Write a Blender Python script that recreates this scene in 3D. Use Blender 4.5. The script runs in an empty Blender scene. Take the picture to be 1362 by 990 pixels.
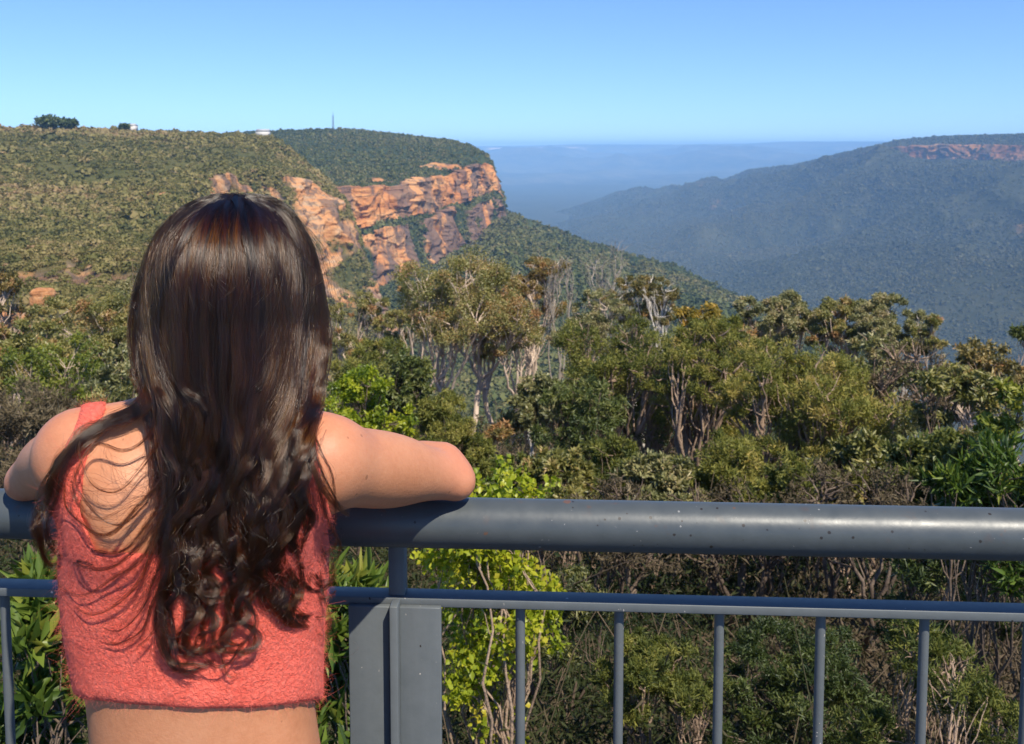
import bpy, math, random
import numpy as np
from mathutils import Vector

rng = np.random.default_rng(7)
random.seed(7)
sc = bpy.context.scene
COL = sc.collection
R = math.radians

# ------------------------------------------------------------------ camera model
W, H, F = 1362.0, 990.0, 1300.0
PITCH = R(4.5)
CY = 195.0 + F * math.tan(PITCH)       # the photo is cropped from a taller one: its optical centre sits high
CAMZ = 1.52
CP = np.array([0.0, 0.0, CAMZ])
FWD = np.array([0.0, math.cos(PITCH), -math.sin(PITCH)])
UPV = np.array([0.0, math.sin(PITCH), math.cos(PITCH)])
RGT = np.array([1.0, 0.0, 0.0])


def P(px, py, d):
    """world point seen at photo position (px, py) at optical depth d metres"""
    px, py, d = np.broadcast_arrays(np.asarray(px, float), np.asarray(py, float), np.asarray(d, float))
    x = (px - W / 2) / F
    v = (py - CY) / F
    return CP + d[..., None] * (FWD + x[..., None] * RGT - v[..., None] * UPV)


def PR(px, py, r):
    """world point in that direction at horizontal distance r metres"""
    px, py, r = np.broadcast_arrays(np.asarray(px, float), np.asarray(py, float), np.asarray(r, float))
    q = P(px, py, np.ones_like(px)) - CP
    h = np.hypot(q[..., 0], q[..., 1])
    return CP + q * (r / h)[..., None]


def to_px(p):
    q = np.asarray(p) - CP
    d = q @ FWD
    return W / 2 + F * (q @ RGT) / d, CY - F * (q @ UPV) / d, d


# ------------------------------------------------------------------ noise
_perm = np.random.default_rng(3).permutation(4096)
_val = np.random.default_rng(5).uniform(-1, 1, 4096)


def _h(i, j, k):
    return _val[_perm[(_perm[(_perm[i & 4095] + j) & 4095] + k) & 4095]]


def vnoise(p):
    p = np.asarray(p, float)
    f = np.floor(p)
    i = f.astype(np.int64)
    t = p - f
    t = t * t * t * (t * (t * 6 - 15) + 10)
    x, y, z = i[..., 0], i[..., 1], i[..., 2]
    tx, ty, tz = t[..., 0], t[..., 1], t[..., 2]
    r = 0
    for a in (0, 1):
        for b in (0, 1):
            for c in (0, 1):
                w = (tx if a else 1 - tx) * (ty if b else 1 - ty) * (tz if c else 1 - tz)
                r = r + w * _h(x + a, y + b, z + c)
    return r


def fbm(p, octv=4, gain=0.5, lac=2.03):
    p = np.asarray(p, float)
    s, a, n = 0, 1.0, 0.0
    for o in range(octv):
        s = s + a * vnoise(p + 17.3 * o)
        n += a
        a *= gain
        p = p * lac
    return s / n


def ridged(p, octv=4):
    p = np.asarray(p, float)
    s, a, n = 0, 1.0, 0.0
    for o in range(octv):
        s = s + a * (1 - 2 * np.abs(vnoise(p + 31.7 * o)))
        n += a
        a *= 0.5
        p = p * 2.05
    return s / n


def sstep(a, b, x):
    t = np.clip((x - a) / (b - a), 0, 1)
    return t * t * (3 - 2 * t)


# ------------------------------------------------------------------ objects
def mesh_obj(name, verts, faces, mat=None, parent=None, smooth=False, attrs=None, cols=None):
    """ONE mesh object from arrays; faces: (n,3)/(n,4) array or a list of such arrays"""
    me = bpy.data.meshes.new(name)
    verts = np.ascontiguousarray(verts, np.float32)
    fl = faces if isinstance(faces, list) else [faces]
    fl = [np.asarray(f, np.int32) for f in fl if len(f)]
    tot = np.concatenate([np.full(len(f), f.shape[1], np.int32) for f in fl])
    idx = np.concatenate([f.ravel() for f in fl])
    start = np.concatenate([[0], np.cumsum(tot)[:-1]]).astype(np.int32)
    me.vertices.add(len(verts))
    me.vertices.foreach_set("co", verts.ravel())
    me.loops.add(len(idx))
    me.loops.foreach_set("vertex_index", idx)
    me.polygons.add(len(tot))
    me.polygons.foreach_set("loop_start", start)
    me.polygons.foreach_set("loop_total", tot)
    if smooth:
        me.polygons.foreach_set("use_smooth", np.ones(len(tot), bool))
    for k, a in (attrs or {}).items():
        at = me.attributes.new(k, "FLOAT", "POINT")
        at.data.foreach_set("value", np.ascontiguousarray(a, np.float32))
    for k, a in (cols or {}).items():
        at = me.attributes.new(k, "FLOAT_COLOR", "POINT")
        a = np.asarray(a, np.float32)
        if a.shape[1] == 3:
            a = np.concatenate([a, np.ones((len(a), 1), np.float32)], 1)
        at.data.foreach_set("color", np.ascontiguousarray(a).ravel())
    me.update(calc_edges=True)
    me.validate()
    o = bpy.data.objects.new(name, me)
    COL.objects.link(o)
    if mat:
        me.materials.append(mat)
    if parent:
        o.parent = parent
        o.matrix_parent_inverse = parent.matrix_world.inverted()
    return o


def tag(o, label=None, cat=None, group=None, kind=None):
    for k, v in (("label", label), ("category", cat), ("group", group), ("kind", kind)):
        if v:
            o[k] = v
    return o


def empty(name, loc, label=None, cat=None, group=None):
    o = bpy.data.objects.new(name, None)
    COL.objects.link(o)
    o.location = [float(c) for c in loc]
    o.empty_display_size = 0.2
    bpy.context.view_layer.update()
    return tag(o, label, cat, group)


class MB:
    def __init__(s):
        s.v, s.f, s.n, s.a = [], {3: [], 4: []}, 0, []

    def add(s, v, f, a=None):
        v = np.asarray(v, float).reshape(-1, 3)
        fs = f if isinstance(f, list) else [f]
        for q in fs:
            q = np.asarray(q, np.int64)
            if len(q):
                s.f[q.shape[1]].append(q + s.n)
        s.v.append(v)
        s.a.append(np.full(len(v), 0.5) if a is None else np.broadcast_to(a, (len(v),)))
        s.n += len(v)

    def build(s, name, mat, parent=None, smooth=False):
        fl = [np.concatenate(q) for q in s.f.values() if q]
        return mesh_obj(name, np.concatenate(s.v), fl, mat, parent, smooth, {"tone": np.concatenate(s.a)})


def box(c, ax, ay, az):
    """box from centre and three half-axis vectors"""
    c, ax, ay, az = (np.asarray(q, float) for q in (c, ax, ay, az))
    v = [c + i * ax + j * ay + k * az for k in (-1, 1) for j in (-1, 1) for i in (-1, 1)]
    f = [[0, 2, 3, 1], [4, 5, 7, 6], [0, 1, 5, 4], [2, 6, 7, 3], [0, 4, 6, 2], [1, 3, 7, 5]]
    return np.array(v), np.array(f)


def tubes(paths, radii, sides=6, cap=True):
    """paths (N,P,3), radii (N,P) -> verts, faces of N tapered tubes"""
    paths = np.asarray(paths, float)
    radii = np.asarray(radii, float)
    N, Q, _ = paths.shape
    t = np.gradient(paths, axis=1)
    t /= np.linalg.norm(t, axis=2, keepdims=True) + 1e-9
    ref = np.where(np.abs(t[:, :1, 2:3]) > 0.8, np.array([1.0, 0, 0]), np.array([0, 0, 1.0]))
    ref = np.broadcast_to(ref, t.shape)
    u = np.cross(t, ref)
    u /= np.linalg.norm(u, axis=2, keepdims=True) + 1e-9
    w = np.cross(t, u)
    ang = np.arange(sides) * 2 * np.pi / sides
    ring = u[:, :, None] * np.cos(ang)[:, None] + w[:, :, None] * np.sin(ang)[:, None]
    v = paths[:, :, None] + ring * radii[:, :, None, None]
    n = np.arange(N)[:, None, None] * Q * sides
    q = np.arange(Q - 1)[None, :, None] * sides
    s = np.arange(sides)[None, None, :]
    s2 = (s + 1) % sides
    f = np.stack([n + q + s, n + q + s2, n + q + sides + s2, n + q + sides + s], -1).reshape(-1, 4)
    fs = [f]
    if cap and sides == 4:
        e = np.arange(N)[:, None] * Q * sides
        fs.append(np.concatenate([e + np.array([0, 3, 2, 1]), e + (Q - 1) * sides + np.array([0, 1, 2, 3])]))
    return v.reshape(-1, 3), fs


# ------------------------------------------------------------------ materials
class NT:
    def __init__(s, name):
        s.m = bpy.data.materials.new(name)
        s.m.use_nodes = True
        s.t = s.m.node_tree
        s.t.nodes.clear()
        s.out = s.t.nodes.new("ShaderNodeOutputMaterial")

    def n(s, kind, **kw):
        nd = s.t.nodes.new("ShaderNode" + kind)
        for k, v in kw.items():
            if k.startswith("i_"):
                key = k[2:].replace("_", " ")
                tgt = next((q for q in nd.inputs if q.name.lower() == key.lower() and q.enabled), None)
                s.set(tgt, v)
            else:
                setattr(nd, k, v)
        return nd

    def set(s, sock, v):
        if hasattr(v, "is_output") or hasattr(v, "links"):
            s.t.links.new(v, sock)
        elif isinstance(v, (tuple, list)) and len(v) == 3 and sock.type == "RGBA":
            sock.default_value = (*v, 1)
        else:
            sock.default_value = v

    def noise(s, scale, detail=4, rough=0.5, vec=None, dist=0.0):
        nd = s.n("TexNoise")
        nd.inputs["Scale"].default_value = scale
        nd.inputs["Detail"].default_value = detail
        nd.inputs["Roughness"].default_value = rough
        nd.inputs["Distortion"].default_value = dist
        s.t.links.new(vec if vec is not None else s.pos(), nd.inputs["Vector"])
        return nd.outputs["Fac"]

    def pos(s):
        return s.n("NewGeometry").outputs["Position"]

    def mapping(s, scale, vec=None):
        m = s.n("Mapping")
        m.inputs["Scale"].default_value = scale
        s.t.links.new(vec if vec is not None else s.pos(), m.inputs["Vector"])
        return m.outputs["Vector"]

    def attr(s, name, out="Fac"):
        return s.n("Attribute", attribute_name=name).outputs[out]

    def ramp(s, fac, stops):
        r = s.n("ValToRGB")
        el = r.color_ramp.elements
        while len(el) < len(stops):
            el.new(0.5)
        for e, (p, c) in zip(el, stops):
            e.position = p
            e.color = (*c, 1) if len(c) == 3 else c
        s.t.links.new(fac, r.inputs["Fac"])
        return r.outputs["Color"]

    def mix(s, fac, a, b, mode="MIX"):
        m = s.n("Mix", data_type="RGBA", blend_type=mode)
        for i, v in ((0, fac), (6, a), (7, b)):
            s.set(m.inputs[i], v)
        return m.outputs[2]

    def math(s, op, a, b=0.0, clamp=False):
        m = s.n("Math", operation=op, use_clamp=clamp)
        s.set(m.inputs[0], a)
        s.set(m.inputs[1], b)
        return m.outputs[0]

    def mrange(s, v, a, b, c=0.0, d=1.0):
        m = s.n("MapRange")
        s.t.links.new(v, m.inputs[0])
        for i, q in enumerate((a, b, c, d)):
            m.inputs[i + 1].default_value = q
        return m.outputs[0]

    def bump(s, h, strength=0.5, dist=0.1):
        b = s.n("Bump")
        b.inputs["Strength"].default_value = strength
        b.inputs["Distance"].default_value = dist
        s.t.links.new(h, b.inputs["Height"])
        return b.outputs["Normal"]

    def bsdf(s, color, rough=0.8, normal=None, **kw):
        b = s.n("BsdfPrincipled")
        s.set(b.inputs["Base Color"], color)
        s.set(b.inputs["Roughness"], rough)
        if normal is not None:
            s.t.links.new(normal, b.inputs["Normal"])
        for k, v in kw.items():
            s.set(b.inputs[k.replace("_", " ")], v)
        return b.outputs[0]

    def done(s, shader):
        s.t.links.new(shader, s.out.inputs["Surface"])
        return s.m


def leaf_mat(name, stops, rough=0.5, trans=0.3, spec=0.4, tint=None):
    """leaf colour from the per-leaf 'tone' attribute, with light passing through"""
    t = NT(name)
    c = t.ramp(t.attr("tone"), stops)
    b = t.n("BsdfPrincipled")
    t.set(b.inputs["Base Color"], c)
    b.inputs["Roughness"].default_value = rough
    b.inputs["Specular IOR Level"].default_value = spec
    tr = t.n("BsdfTranslucent")
    t.set(tr.inputs["Color"], t.mix(1.0, c, tint or (1.15, 1.25, 0.6), "MULTIPLY"))
    mx = t.n("MixShader")
    mx.inputs[0].default_value = trans
    t.t.links.new(b.outputs[0], mx.inputs[1])
    t.t.links.new(tr.outputs[0], mx.inputs[2])
    return t.done(mx.outputs[0])


# ------------------------------------------------------------------ camera, sun, sky
cam = bpy.data.objects.new("camera", bpy.data.cameras.new("camera"))
COL.objects.link(cam)
cam.location = CP
cam.rotation_euler = (math.pi / 2 - PITCH, 0, 0)
cam.data.sensor_width = 36
cam.data.lens = 36 * F / W
cam.data.shift_y = -(H / 2 - CY) / W
cam.data.clip_start = 0.05
cam.data.clip_end = 60000
cam.data.dof.use_dof = True
cam.data.dof.focus_distance = 1.05
cam.data.dof.aperture_fstop = 22.0
sc.camera = cam

SUN_EL, SUN_AZ = R(54), R(33)          # behind the camera, to the right
sl = bpy.data.lights.new("sun", "SUN")
sl.energy = 4.6
sl.angle = R(0.5)
sl.color = (1.0, 0.92, 0.78)
sun = bpy.data.objects.new("sun", sl)
COL.objects.link(sun)
to_sun = Vector((math.sin(SUN_AZ) * math.cos(SUN_EL), -math.cos(SUN_AZ) * math.cos(SUN_EL), math.sin(SUN_EL)))
sun.rotation_euler = to_sun.to_track_quat("Z", "Y").to_euler()
sun.location = (3, -5, 12)

wd = bpy.data.worlds.new("World")
sc.world = wd
wd.use_nodes = True
nt = wd.node_tree
nt.nodes.clear()
sky = nt.nodes.new("ShaderNodeTexSky")
sky.sky_type = "NISHITA"
sky.sun_disc = False
sky.sun_elevation = SUN_EL
sky.sun_rotation = math.atan2(to_sun.x, to_sun.y)
sky.altitude = 900
sky.air_density = 1.0
sky.dust_density = 0.0
sky.ozone_density = 4.0
bg = nt.nodes.new("ShaderNodeBackground")
bg.inputs["Strength"].default_value = 0.1
wo = nt.nodes.new("ShaderNodeOutputWorld")
# the horizon band is read a little higher up, so it stays pale blue
tc = nt.nodes.new("ShaderNodeTexCoord")
sx = nt.nodes.new("ShaderNodeSeparateXYZ")
nt.links.new(tc.outputs["Generated"], sx.inputs[0])
ma = nt.nodes.new("ShaderNodeMath")
ma.operation = "MULTIPLY_ADD"
ma.inputs[1].default_value = 0.93
ma.inputs[2].default_value = 0.04
nt.links.new(sx.outputs[2], ma.inputs[0])
cx = nt.nodes.new("ShaderNodeCombineXYZ")
nt.links.new(sx.outputs[0], cx.inputs[0])
nt.links.new(sx.outputs[1], cx.inputs[1])
nt.links.new(ma.outputs[0], cx.inputs[2])
nt.links.new(cx.outputs[0], sky.inputs[0])
mu = nt.nodes.new("ShaderNodeMix")
mu.data_type, mu.blend_type = "RGBA", "MULTIPLY"
mu.inputs[0].default_value = 1.0
mu.inputs[7].default_value = (0.74, 0.91, 1.18, 1)
nt.links.new(sky.outputs[0], mu.inputs[6])
nt.links.new(mu.outputs[2], bg.inputs[0])
nt.links.new(bg.outputs[0], wo.inputs[0])

sc.view_settings.view_transform = "Standard"
sc.view_settings.look = "None"
sc.view_settings.exposure = 0.6
sc.view_settings.gamma = 1.0
sc.render.engine = "CYCLES"
cy = sc.cycles
cy.use_denoising = True
cy.max_bounces = 8
cy.diffuse_bounces = 3
cy.glossy_bounces = 3
cy.transmission_bounces = 6
cy.volume_bounces = 2
cy.transparent_max_bounces = 8
cy.caustics_reflective = False
cy.caustics_refractive = False
# ================================================================== FAR LAND
def loft(cols, K, xs, seg, jy=None, jr=None, seed=0):
    """polar loft: cols = {px: [(py, r) x K]}, xs = photo columns, seg = subdivisions per interval.
    returns grid of world points (len(xs), M, 3) and the fractional key index of each row"""
    kx = np.array(sorted(cols))
    arr = np.array([cols[k] for k in kx], float)                # (C, K, 2)
    g = np.empty((len(xs), K, 2))
    for k in range(K):
        g[:, k, 0] = np.interp(xs, kx, arr[:, k, 0])
        g[:, k, 1] = np.exp(np.interp(xs, kx, np.log(arr[:, k, 1])))
    q = np.stack([xs * 0.045, np.full(len(xs), seed * 7.7), np.zeros(len(xs))], -1)
    for k in range(K):                                          # uneven ledges and buttresses
        if jy is not None and jy[k]:
            g[:, k, 0] += jy[k] * (fbm(q + k * 3.1, 4) * 1.5)
        if jr is not None and jr[k]:
            g[:, k, 1] *= 1 + jr[k] * (0.8 * ridged(q * 0.55 + 50, 3) + 0.6 * fbm(q * 2 + 70 + k * 0.35, 3))
    key = PR(xs[:, None], g[..., 0], g[..., 1])                 # (X,K,3)
    rows, fr = [], []
    for k in range(K - 1):
        t = np.arange(seg[k]) / seg[k]
        rows.append(key[:, k, None] * (1 - t)[None, :, None] + key[:, k + 1, None] * t[None, :, None])
        fr.append(k + t)
    rows.append(key[:, -1:, :])
    fr.append([K - 1.0])
    return np.concatenate(rows, 1), np.concatenate(fr)


def grid_faces(nx, ny):
    i = np.arange(nx - 1)[:, None] * ny + np.arange(ny - 1)[None]
    return np.stack([i, i + ny, i + ny + 1, i + 1], -1).reshape(-1, 4)


def grid_normals(G):
    a = np.gradient(G, axis=0)
    b = np.gradient(G, axis=1)
    n = np.cross(a, b)
    n /= np.linalg.norm(n, axis=2, keepdims=True) + 1e-9
    # towards the viewer's side / up
    s = np.sign(np.sum(n * (np.array([0, 0, 400.0]) - G), 2, keepdims=True) + 1e-12)
    return n * s


def rockiness(fr, table):
    """rock amount by key interval: table = list of per-interval values"""
    k = np.clip(np.floor(fr).astype(int), 0, len(table) - 1)
    return np.array(table, float)[k]


def rock_disp(p, amp, size):
    """cliff relief: vertical buttresses, ledges and blocks"""
    q = p / size
    warp = np.stack([fbm(q * 0.9 + 5, 3), fbm(q * 0.9 + 55, 3), fbm(q * 0.9 + 105, 3)], -1)
    qw = q + warp * 0.55
    col = ridged(qw * np.array([1.0, 1.0, 0.22]), 4)
    led = ridged(qw * np.array([0.25, 0.25, 2.4]) + 9, 3)
    blk = fbm(qw * np.array([2.5, 2.5, 3.2]) + 20, 4)
    big = fbm(q * np.array([0.35, 0.35, 0.12]) + 40, 3)
    fin = ridged(qw * np.array([5.0, 5.0, 1.6]) + 60, 3)
    lay = ridged(qw * np.array([0.8, 0.8, 7.0]) + 80, 3)
    return amp * (0.75 * col + 0.45 * led + 0.5 * blk + 1.2 * big + 0.28 * fin + 0.22 * lay)


def land_mat(name, rock_cols, veg_cols, vscale, rscale, bump_d):
    t = NT(name)
    pos = t.pos()
    rock = t.attr("rock")
    strata = t.noise(1.0, 5, 0.65, t.mapping((rscale * 0.25, rscale * 0.25, rscale * 2.6), pos), 0.6)
    streak = t.noise(1.0, 4, 0.6, t.mapping((rscale * 1.5, rscale * 1.5, rscale * 0.16), pos), 0.4)
    blot = t.noise(rscale * 0.55, 5, 0.6, pos)
    rc = t.ramp(t.math("ADD", t.math("MULTIPLY", strata, 0.5), t.math("MULTIPLY", blot, 0.5)), rock_cols)
    # grey-black water stains running down the face
    st = t.mrange(streak, 0.5, 0.6)
    rc = t.mix(t.math("MULTIPLY", st, 0.75), rc, (0.105, 0.085, 0.075))
    # dark bedding joints
    jt = t.mrange(t.noise(1.0, 3, 0.7, t.mapping((rscale * 0.12, rscale * 0.12, rscale * 4.0), pos), 0.8), 0.60, 0.68)
    rc = t.mix(t.math("MULTIPLY", jt, 0.55), rc, (0.10, 0.06, 0.045))
    rc = t.mix(t.attr("stain"), rc, t.mix(blot, (0.075, 0.06, 0.055), (0.17, 0.12, 0.1)))
    vn = t.noise(vscale, 6, 0.65, pos)
    vb = t.noise(vscale * 0.13, 3, 0.5, pos)
    vc = t.ramp(t.math("ADD", t.math("MULTIPLY", vn, 0.6), t.math("MULTIPLY", vb, 0.4)), veg_cols)
    c = t.mix(rock, vc, rc)
    h = t.math("ADD", t.math("MULTIPLY", t.noise(vscale * 1.6, 6, 0.7, pos), 1.0), t.math("MULTIPLY", strata, 0.8))
    return t.done(t.bsdf(c, 0.95, t.bump(h, 0.9, bump_d), Specular_IOR_Level=0.15))


SAND = [(0.3, (0.16, 0.075, 0.04)), (0.41, (0.4, 0.155, 0.052)), (0.5, (0.56, 0.25, 0.09)), (0.58, (0.6, 0.32, 0.14)), (0.7, (0.3, 0.21, 0.15))]
HEATH = [(0.3, (0.035, 0.042, 0.014)), (0.45, (0.075, 0.078, 0.024)), (0.57, (0.115, 0.105, 0.038)), (0.72, (0.15, 0.12, 0.055))]
WOODS = [(0.3, (0.02, 0.032, 0.014)), (0.47, (0.038, 0.055, 0.022)), (0.6, (0.06, 0.075, 0.03)), (0.75, (0.085, 0.085, 0.04))]
SAND_G = [(0.3, (0.13, 0.075, 0.045)), (0.42, (0.42, 0.18, 0.07)), (0.52, (0.55, 0.28, 0.125)), (0.6, (0.46, 0.3, 0.18)), (0.72, (0.2, 0.165, 0.135))]
m_heath = land_mat("heath_and_sandstone", SAND_G, HEATH, 0.35, 0.16, 1.2)
m_head = land_mat("headland_sandstone", SAND, WOODS, 0.18, 0.055, 2.5)
WOODS_L = [(0.3, (0.03, 0.036, 0.019)), (0.47, (0.045, 0.05, 0.026)), (0.6, (0.062, 0.064, 0.034)), (0.75, (0.085, 0.077, 0.045))]
m_mount = land_mat("mountain_forest", SAND, WOODS_L, 0.05, 0.02, 5.0)
m_plateau = land_mat("far_plateau", [(0.3, (0.5, 0.42, 0.36)), (0.7, (0.65, 0.58, 0.5))], [(0.33, (0.015, 0.02, 0.012)), (0.45, (0.04, 0.045, 0.025)), (0.55, (0.09, 0.088, 0.05)), (0.68, (0.15, 0.135, 0.085))], 0.006, 0.006, 25.0)


def scatter(G, rockm, n, size, rmin, rmax, seed, slope_keep=0.35, clump=0.02):
    """random points on a land grid (area weighted, thinned on rock and steep faces, clumped)"""
    g = np.random.default_rng(seed)
    a, b, c = G[:-1, :-1], G[1:, :-1], G[:-1, 1:]
    cr = np.cross(b - a, c - a)
    ar = np.linalg.norm(cr, axis=2)
    nz = np.abs(cr[..., 2]) / (ar + 1e-9)
    r = np.hypot(a[..., 0], a[..., 1])
    w = ar * (1 - rockm[:-1, :-1]) ** 1.5 * np.clip((nz - 0.1) / slope_keep, 0, 1)
    w = w / np.maximum(r, 60) ** 1.45
    w *= (r > rmin) & (r < rmax)
    w *= np.clip(0.75 + 1.2 * fbm(a * clump, 3), 0.2, 2)
    w = w.ravel() / w.sum()
    i = g.choice(len(w), n, p=w)
    u, v = g.random((2, n))
    ii, jj = np.unravel_index(i, ar.shape)
    A, B, C, D = G[ii, jj], G[ii + 1, jj], G[ii, jj + 1], G[ii + 1, jj + 1]
    return (A * ((1 - u) * (1 - v))[:, None] + B * (u * (1 - v))[:, None] + C * ((1 - u) * v)[:, None] + D * (u * v)[:, None]), g


def bush_protos(nf, k, seed, flat=0.75, jit=0.5):
    """k loose leaf-clump balls of nf little four-sided faces each"""
    g = np.random.default_rng(seed)
    out = []
    for _ in range(k):
        d = g.normal(size=(nf, 3))
        d /= np.linalg.norm(d, axis=1, keepdims=True)
        d[:, 2] = np.abs(d[:, 2]) * 1.1 - 0.25
        lump = 1 + 0.35 * vnoise(d * 2.1 + g.random(3) * 50)
        c = d * (lump * g.uniform(0.72, 1.0, nf))[:, None]
        c[:, 2] *= flat
        nrm = d + g.normal(size=(nf, 3)) * jit
        nrm /= np.linalg.norm(nrm, axis=1, keepdims=True)
        t = np.cross(nrm, g.normal(size=(nf, 3)))
        t /= np.linalg.norm(t, axis=1, keepdims=True)
        b = np.cross(nrm, t)
        s = g.uniform(0.7, 1.25, nf)[:, None] * 1.9 / math.sqrt(nf)
        v = np.stack([c - t * s, c - b * s * 0.8 - nrm * s * 0.2, c + t * s, c + b * s * 0.8 + nrm * s * 0.1], 1)
        out.append(v)
    return np.array(out)      # (k, nf, 4, 3)


def scatter_mesh(name, pts, sizes, protos, g, mat, tone_scale, tall=1.0):
    k = g.integers(0, len(protos), len(pts))
    a = g.random(len(pts)) * 6.283
    ca, sa = np.cos(a)[:, None, None], np.sin(a)[:, None, None]
    p = protos[k]
    x = p[..., 0] * ca - p[..., 1] * sa
    y = p[..., 0] * sa + p[..., 1] * ca
    v = np.stack([x, y, p[..., 2] * tall], -1) * sizes[:, None, None, None]
    v += pts[:, None, None, :] + np.array([0, 0, 1.0]) * (sizes * 0.25)[:, None, None, None]
    tone = np.clip(0.5 + 0.45 * fbm(pts * tone_scale, 3) + g.normal(size=len(pts)) * 0.16, 0, 1)
    nf = p.shape[1]
    tn = np.repeat(tone, nf * 4) + np.repeat(g.normal(size=len(pts) * nf) * 0.05, 4)
    n = len(pts) * nf
    return mesh_obj(name, v.reshape(-1, 3), np.arange(n * 4).reshape(-1, 4), mat, None, False, {"tone": tn})


m_scrub = leaf_mat("heath_scrub_leaves", [(0.0, (0.07, 0.075, 0.022)), (0.3, (0.145, 0.136, 0.04)), (0.55, (0.225, 0.19, 0.066)), (0.8, (0.28, 0.21, 0.095)), (1.0, (0.29, 0.185, 0.095))], 0.7, 0.2, 0.2)
m_forest = leaf_mat("forest_leaves", [(0.0, (0.035, 0.05, 0.017)), (0.4, (0.082, 0.1, 0.03)), (0.75, (0.15, 0.148, 0.05)), (1.0, (0.21, 0.175, 0.075))], 0.7, 0.15, 0.2)

m_mforest = leaf_mat("mountain_leaves", [(0.0, (0.07, 0.08, 0.042)), (0.5, (0.105, 0.108, 0.058)), (1.0, (0.145, 0.135, 0.076))], 0.7, 0.15, 0.2)
# ---- A: the heath hill on the left with its sandstone bands
A = {   # base, gully, slab, slope, band foot, band top, shoulder, crest, behind
    -420: [(600, 70), (470, 120), (400, 190), (330, 270), (290, 360), (262, 372), (215, 480), (160, 640), (175, 1000)],
    -150: [(600, 70), (460, 120), (395, 180), (325, 265), (285, 360), (268, 372), (215, 480), (164, 640), (178, 1000)],
    0: [(590, 70), (455, 115), (390, 175), (322, 262), (284, 350), (276, 368), (214, 480), (167.5, 640), (182, 1000)],
    80: [(590, 70), (452, 112), (388, 172), (320, 260), (286, 350), (270, 362), (216, 480), (168, 640), (182, 1000)],
    170: [(590, 70), (450, 112), (385, 172), (318, 262), (279, 352), (257, 362), (218, 480), (170.5, 640), (183, 1000)],
    240: [(590, 75), (450, 120), (385, 180), (312, 275), (270, 362), (247, 372), (218, 490), (172, 640), (184, 1000)],
    300: [(580, 95), (450, 150), (390, 230), (300, 330), (258, 415), (232, 425), (214, 520), (174, 640), (186, 1000)],
    360: [(620, 150), (450, 290), (405, 390), (300, 430), (262, 452), (234, 466), (214, 540), (176, 640), (188, 1000)],
    385: [(640, 200), (460, 330), (402, 430), (290, 462), (266, 474), (236, 490), (222, 540), (192, 610), (215, 900)],
    410: [(640, 200), (460, 330), (400, 440), (286, 472), (268, 484), (246, 500), (232, 540), (214, 590), (240, 800)],
    440: [(640, 200), (460, 340), (402, 445), (300, 478), (272, 486), (258, 500), (248, 540), (238, 580), (262, 760)],
    462: [(640, 200), (462, 345), (408, 450), (335, 478), (300, 488), (286, 500), (279, 525), (272, 550), (300, 700)],
    480: [(640, 200), (466, 350), (415, 452), (372, 478), (350, 488), (338, 500), (333, 520), (328, 540), (350, 660)],
    494: [(640, 200), (468, 350), (425, 455), (400, 478), (394, 488), (390, 500), (389, 515), (388, 530), (405, 640)],
    520: [(640, 200), (480, 350), (450, 455), (440, 478), (438, 488), (436, 500), (435, 515), (434, 530), (450, 640)],
}
xs = np.concatenate([np.arange(-420, -60, 2.5), np.arange(-60, 521, 0.8)])
G, fr = loft(A, 9, xs, [20, 40, 60, 70, 40, 50, 60, 60, 8], [0, 0, 6, 0, 5, 5, 0, 0, 0], None, 1)
X = xs[:, None] * np.ones(len(fr))
KI = fr[None, :] * np.ones((len(xs), 1))
pyg, rg = to_px(G)[1], np.hypot(G[..., 0], G[..., 1])
# where bare rock shows: bands broken up by noise, the whole buttress on the right
nz = fbm(G * np.array([0.02, 0.02, 0.05]), 4)
band = sstep(3.75, 4.05, KI) * (1 - sstep(4.95, 5.2, KI))
outc = sstep(1.6, 1.9, KI) * (1 - sstep(2.2, 2.5, KI))
butt = sstep(380, 400, X) * sstep(1.9, 2.1, KI) * (1 - sstep(4.95, 5.3, KI))
rockA = np.clip(band * sstep(-0.06, 0.06, nz + 0.17 * sstep(255, 280, X) + .33 * sstep(160, 180, X) * (1 - sstep(220, 240, X)) - 0.12) + 0.9 * outc * sstep(0.16, 0.3, nz) + butt * sstep(-0.35, -0.1, nz), 0, 1)
spots = sstep(0.42, 0.5, fbm(G * np.array([0.035, 0.035, 0.08]) + 77, 3)) * (KI < 4) * (KI > 1.5)
rockA = np.clip(rockA + 0.8 * spots, 0, 1)
stainA = .7 * sstep(.02, .2, fbm(G * np.array([.09, .09, .03]) + 51, 4))
N = grid_normals(G)
und = ridged(G * np.array([0.008, 0.008, 0.0]) + 3, 4) * np.clip(rg / 60 - 1, 0, 7) * (1 - 0.8 * rockA)
und *= (1 - sstep(6.0, 7.0, KI) * 0.85) * (1 - butt)
und -= 3.0 * sstep(6.2, 7.0, KI)
G = G + np.array([0, 0, 1.0]) * und[..., None]
nh = N * np.array([1, 1, 0.25])
G = G + nh * (rock_disp(G, 3.6, 20.0) * rockA * (0.5 + 0.9 * butt))[..., None]
G = G + N * (fbm(G * 0.12, 3) * 0.8 * (1 - rockA))[..., None]
o = mesh_obj("heath_hill", G.reshape(-1, 3), grid_faces(*G.shape[:2]), m_heath, None, True, {"rock": rockA.ravel(), "stain": stainA.ravel()})
tag(o, "olive heath hillside with broken orange sandstone bands on the left", "hill", None, "structure")
pts, g = scatter(G, rockA, 52000, 1, 70, 660, 11, 0.2, 0.012)
rr = np.hypot(pts[:, 0], pts[:, 1])
sz = np.exp(g.normal(0, 0.35, len(pts))) * (0.68 + rr / 650 * 0.7)
nr = rr < 270
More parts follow.
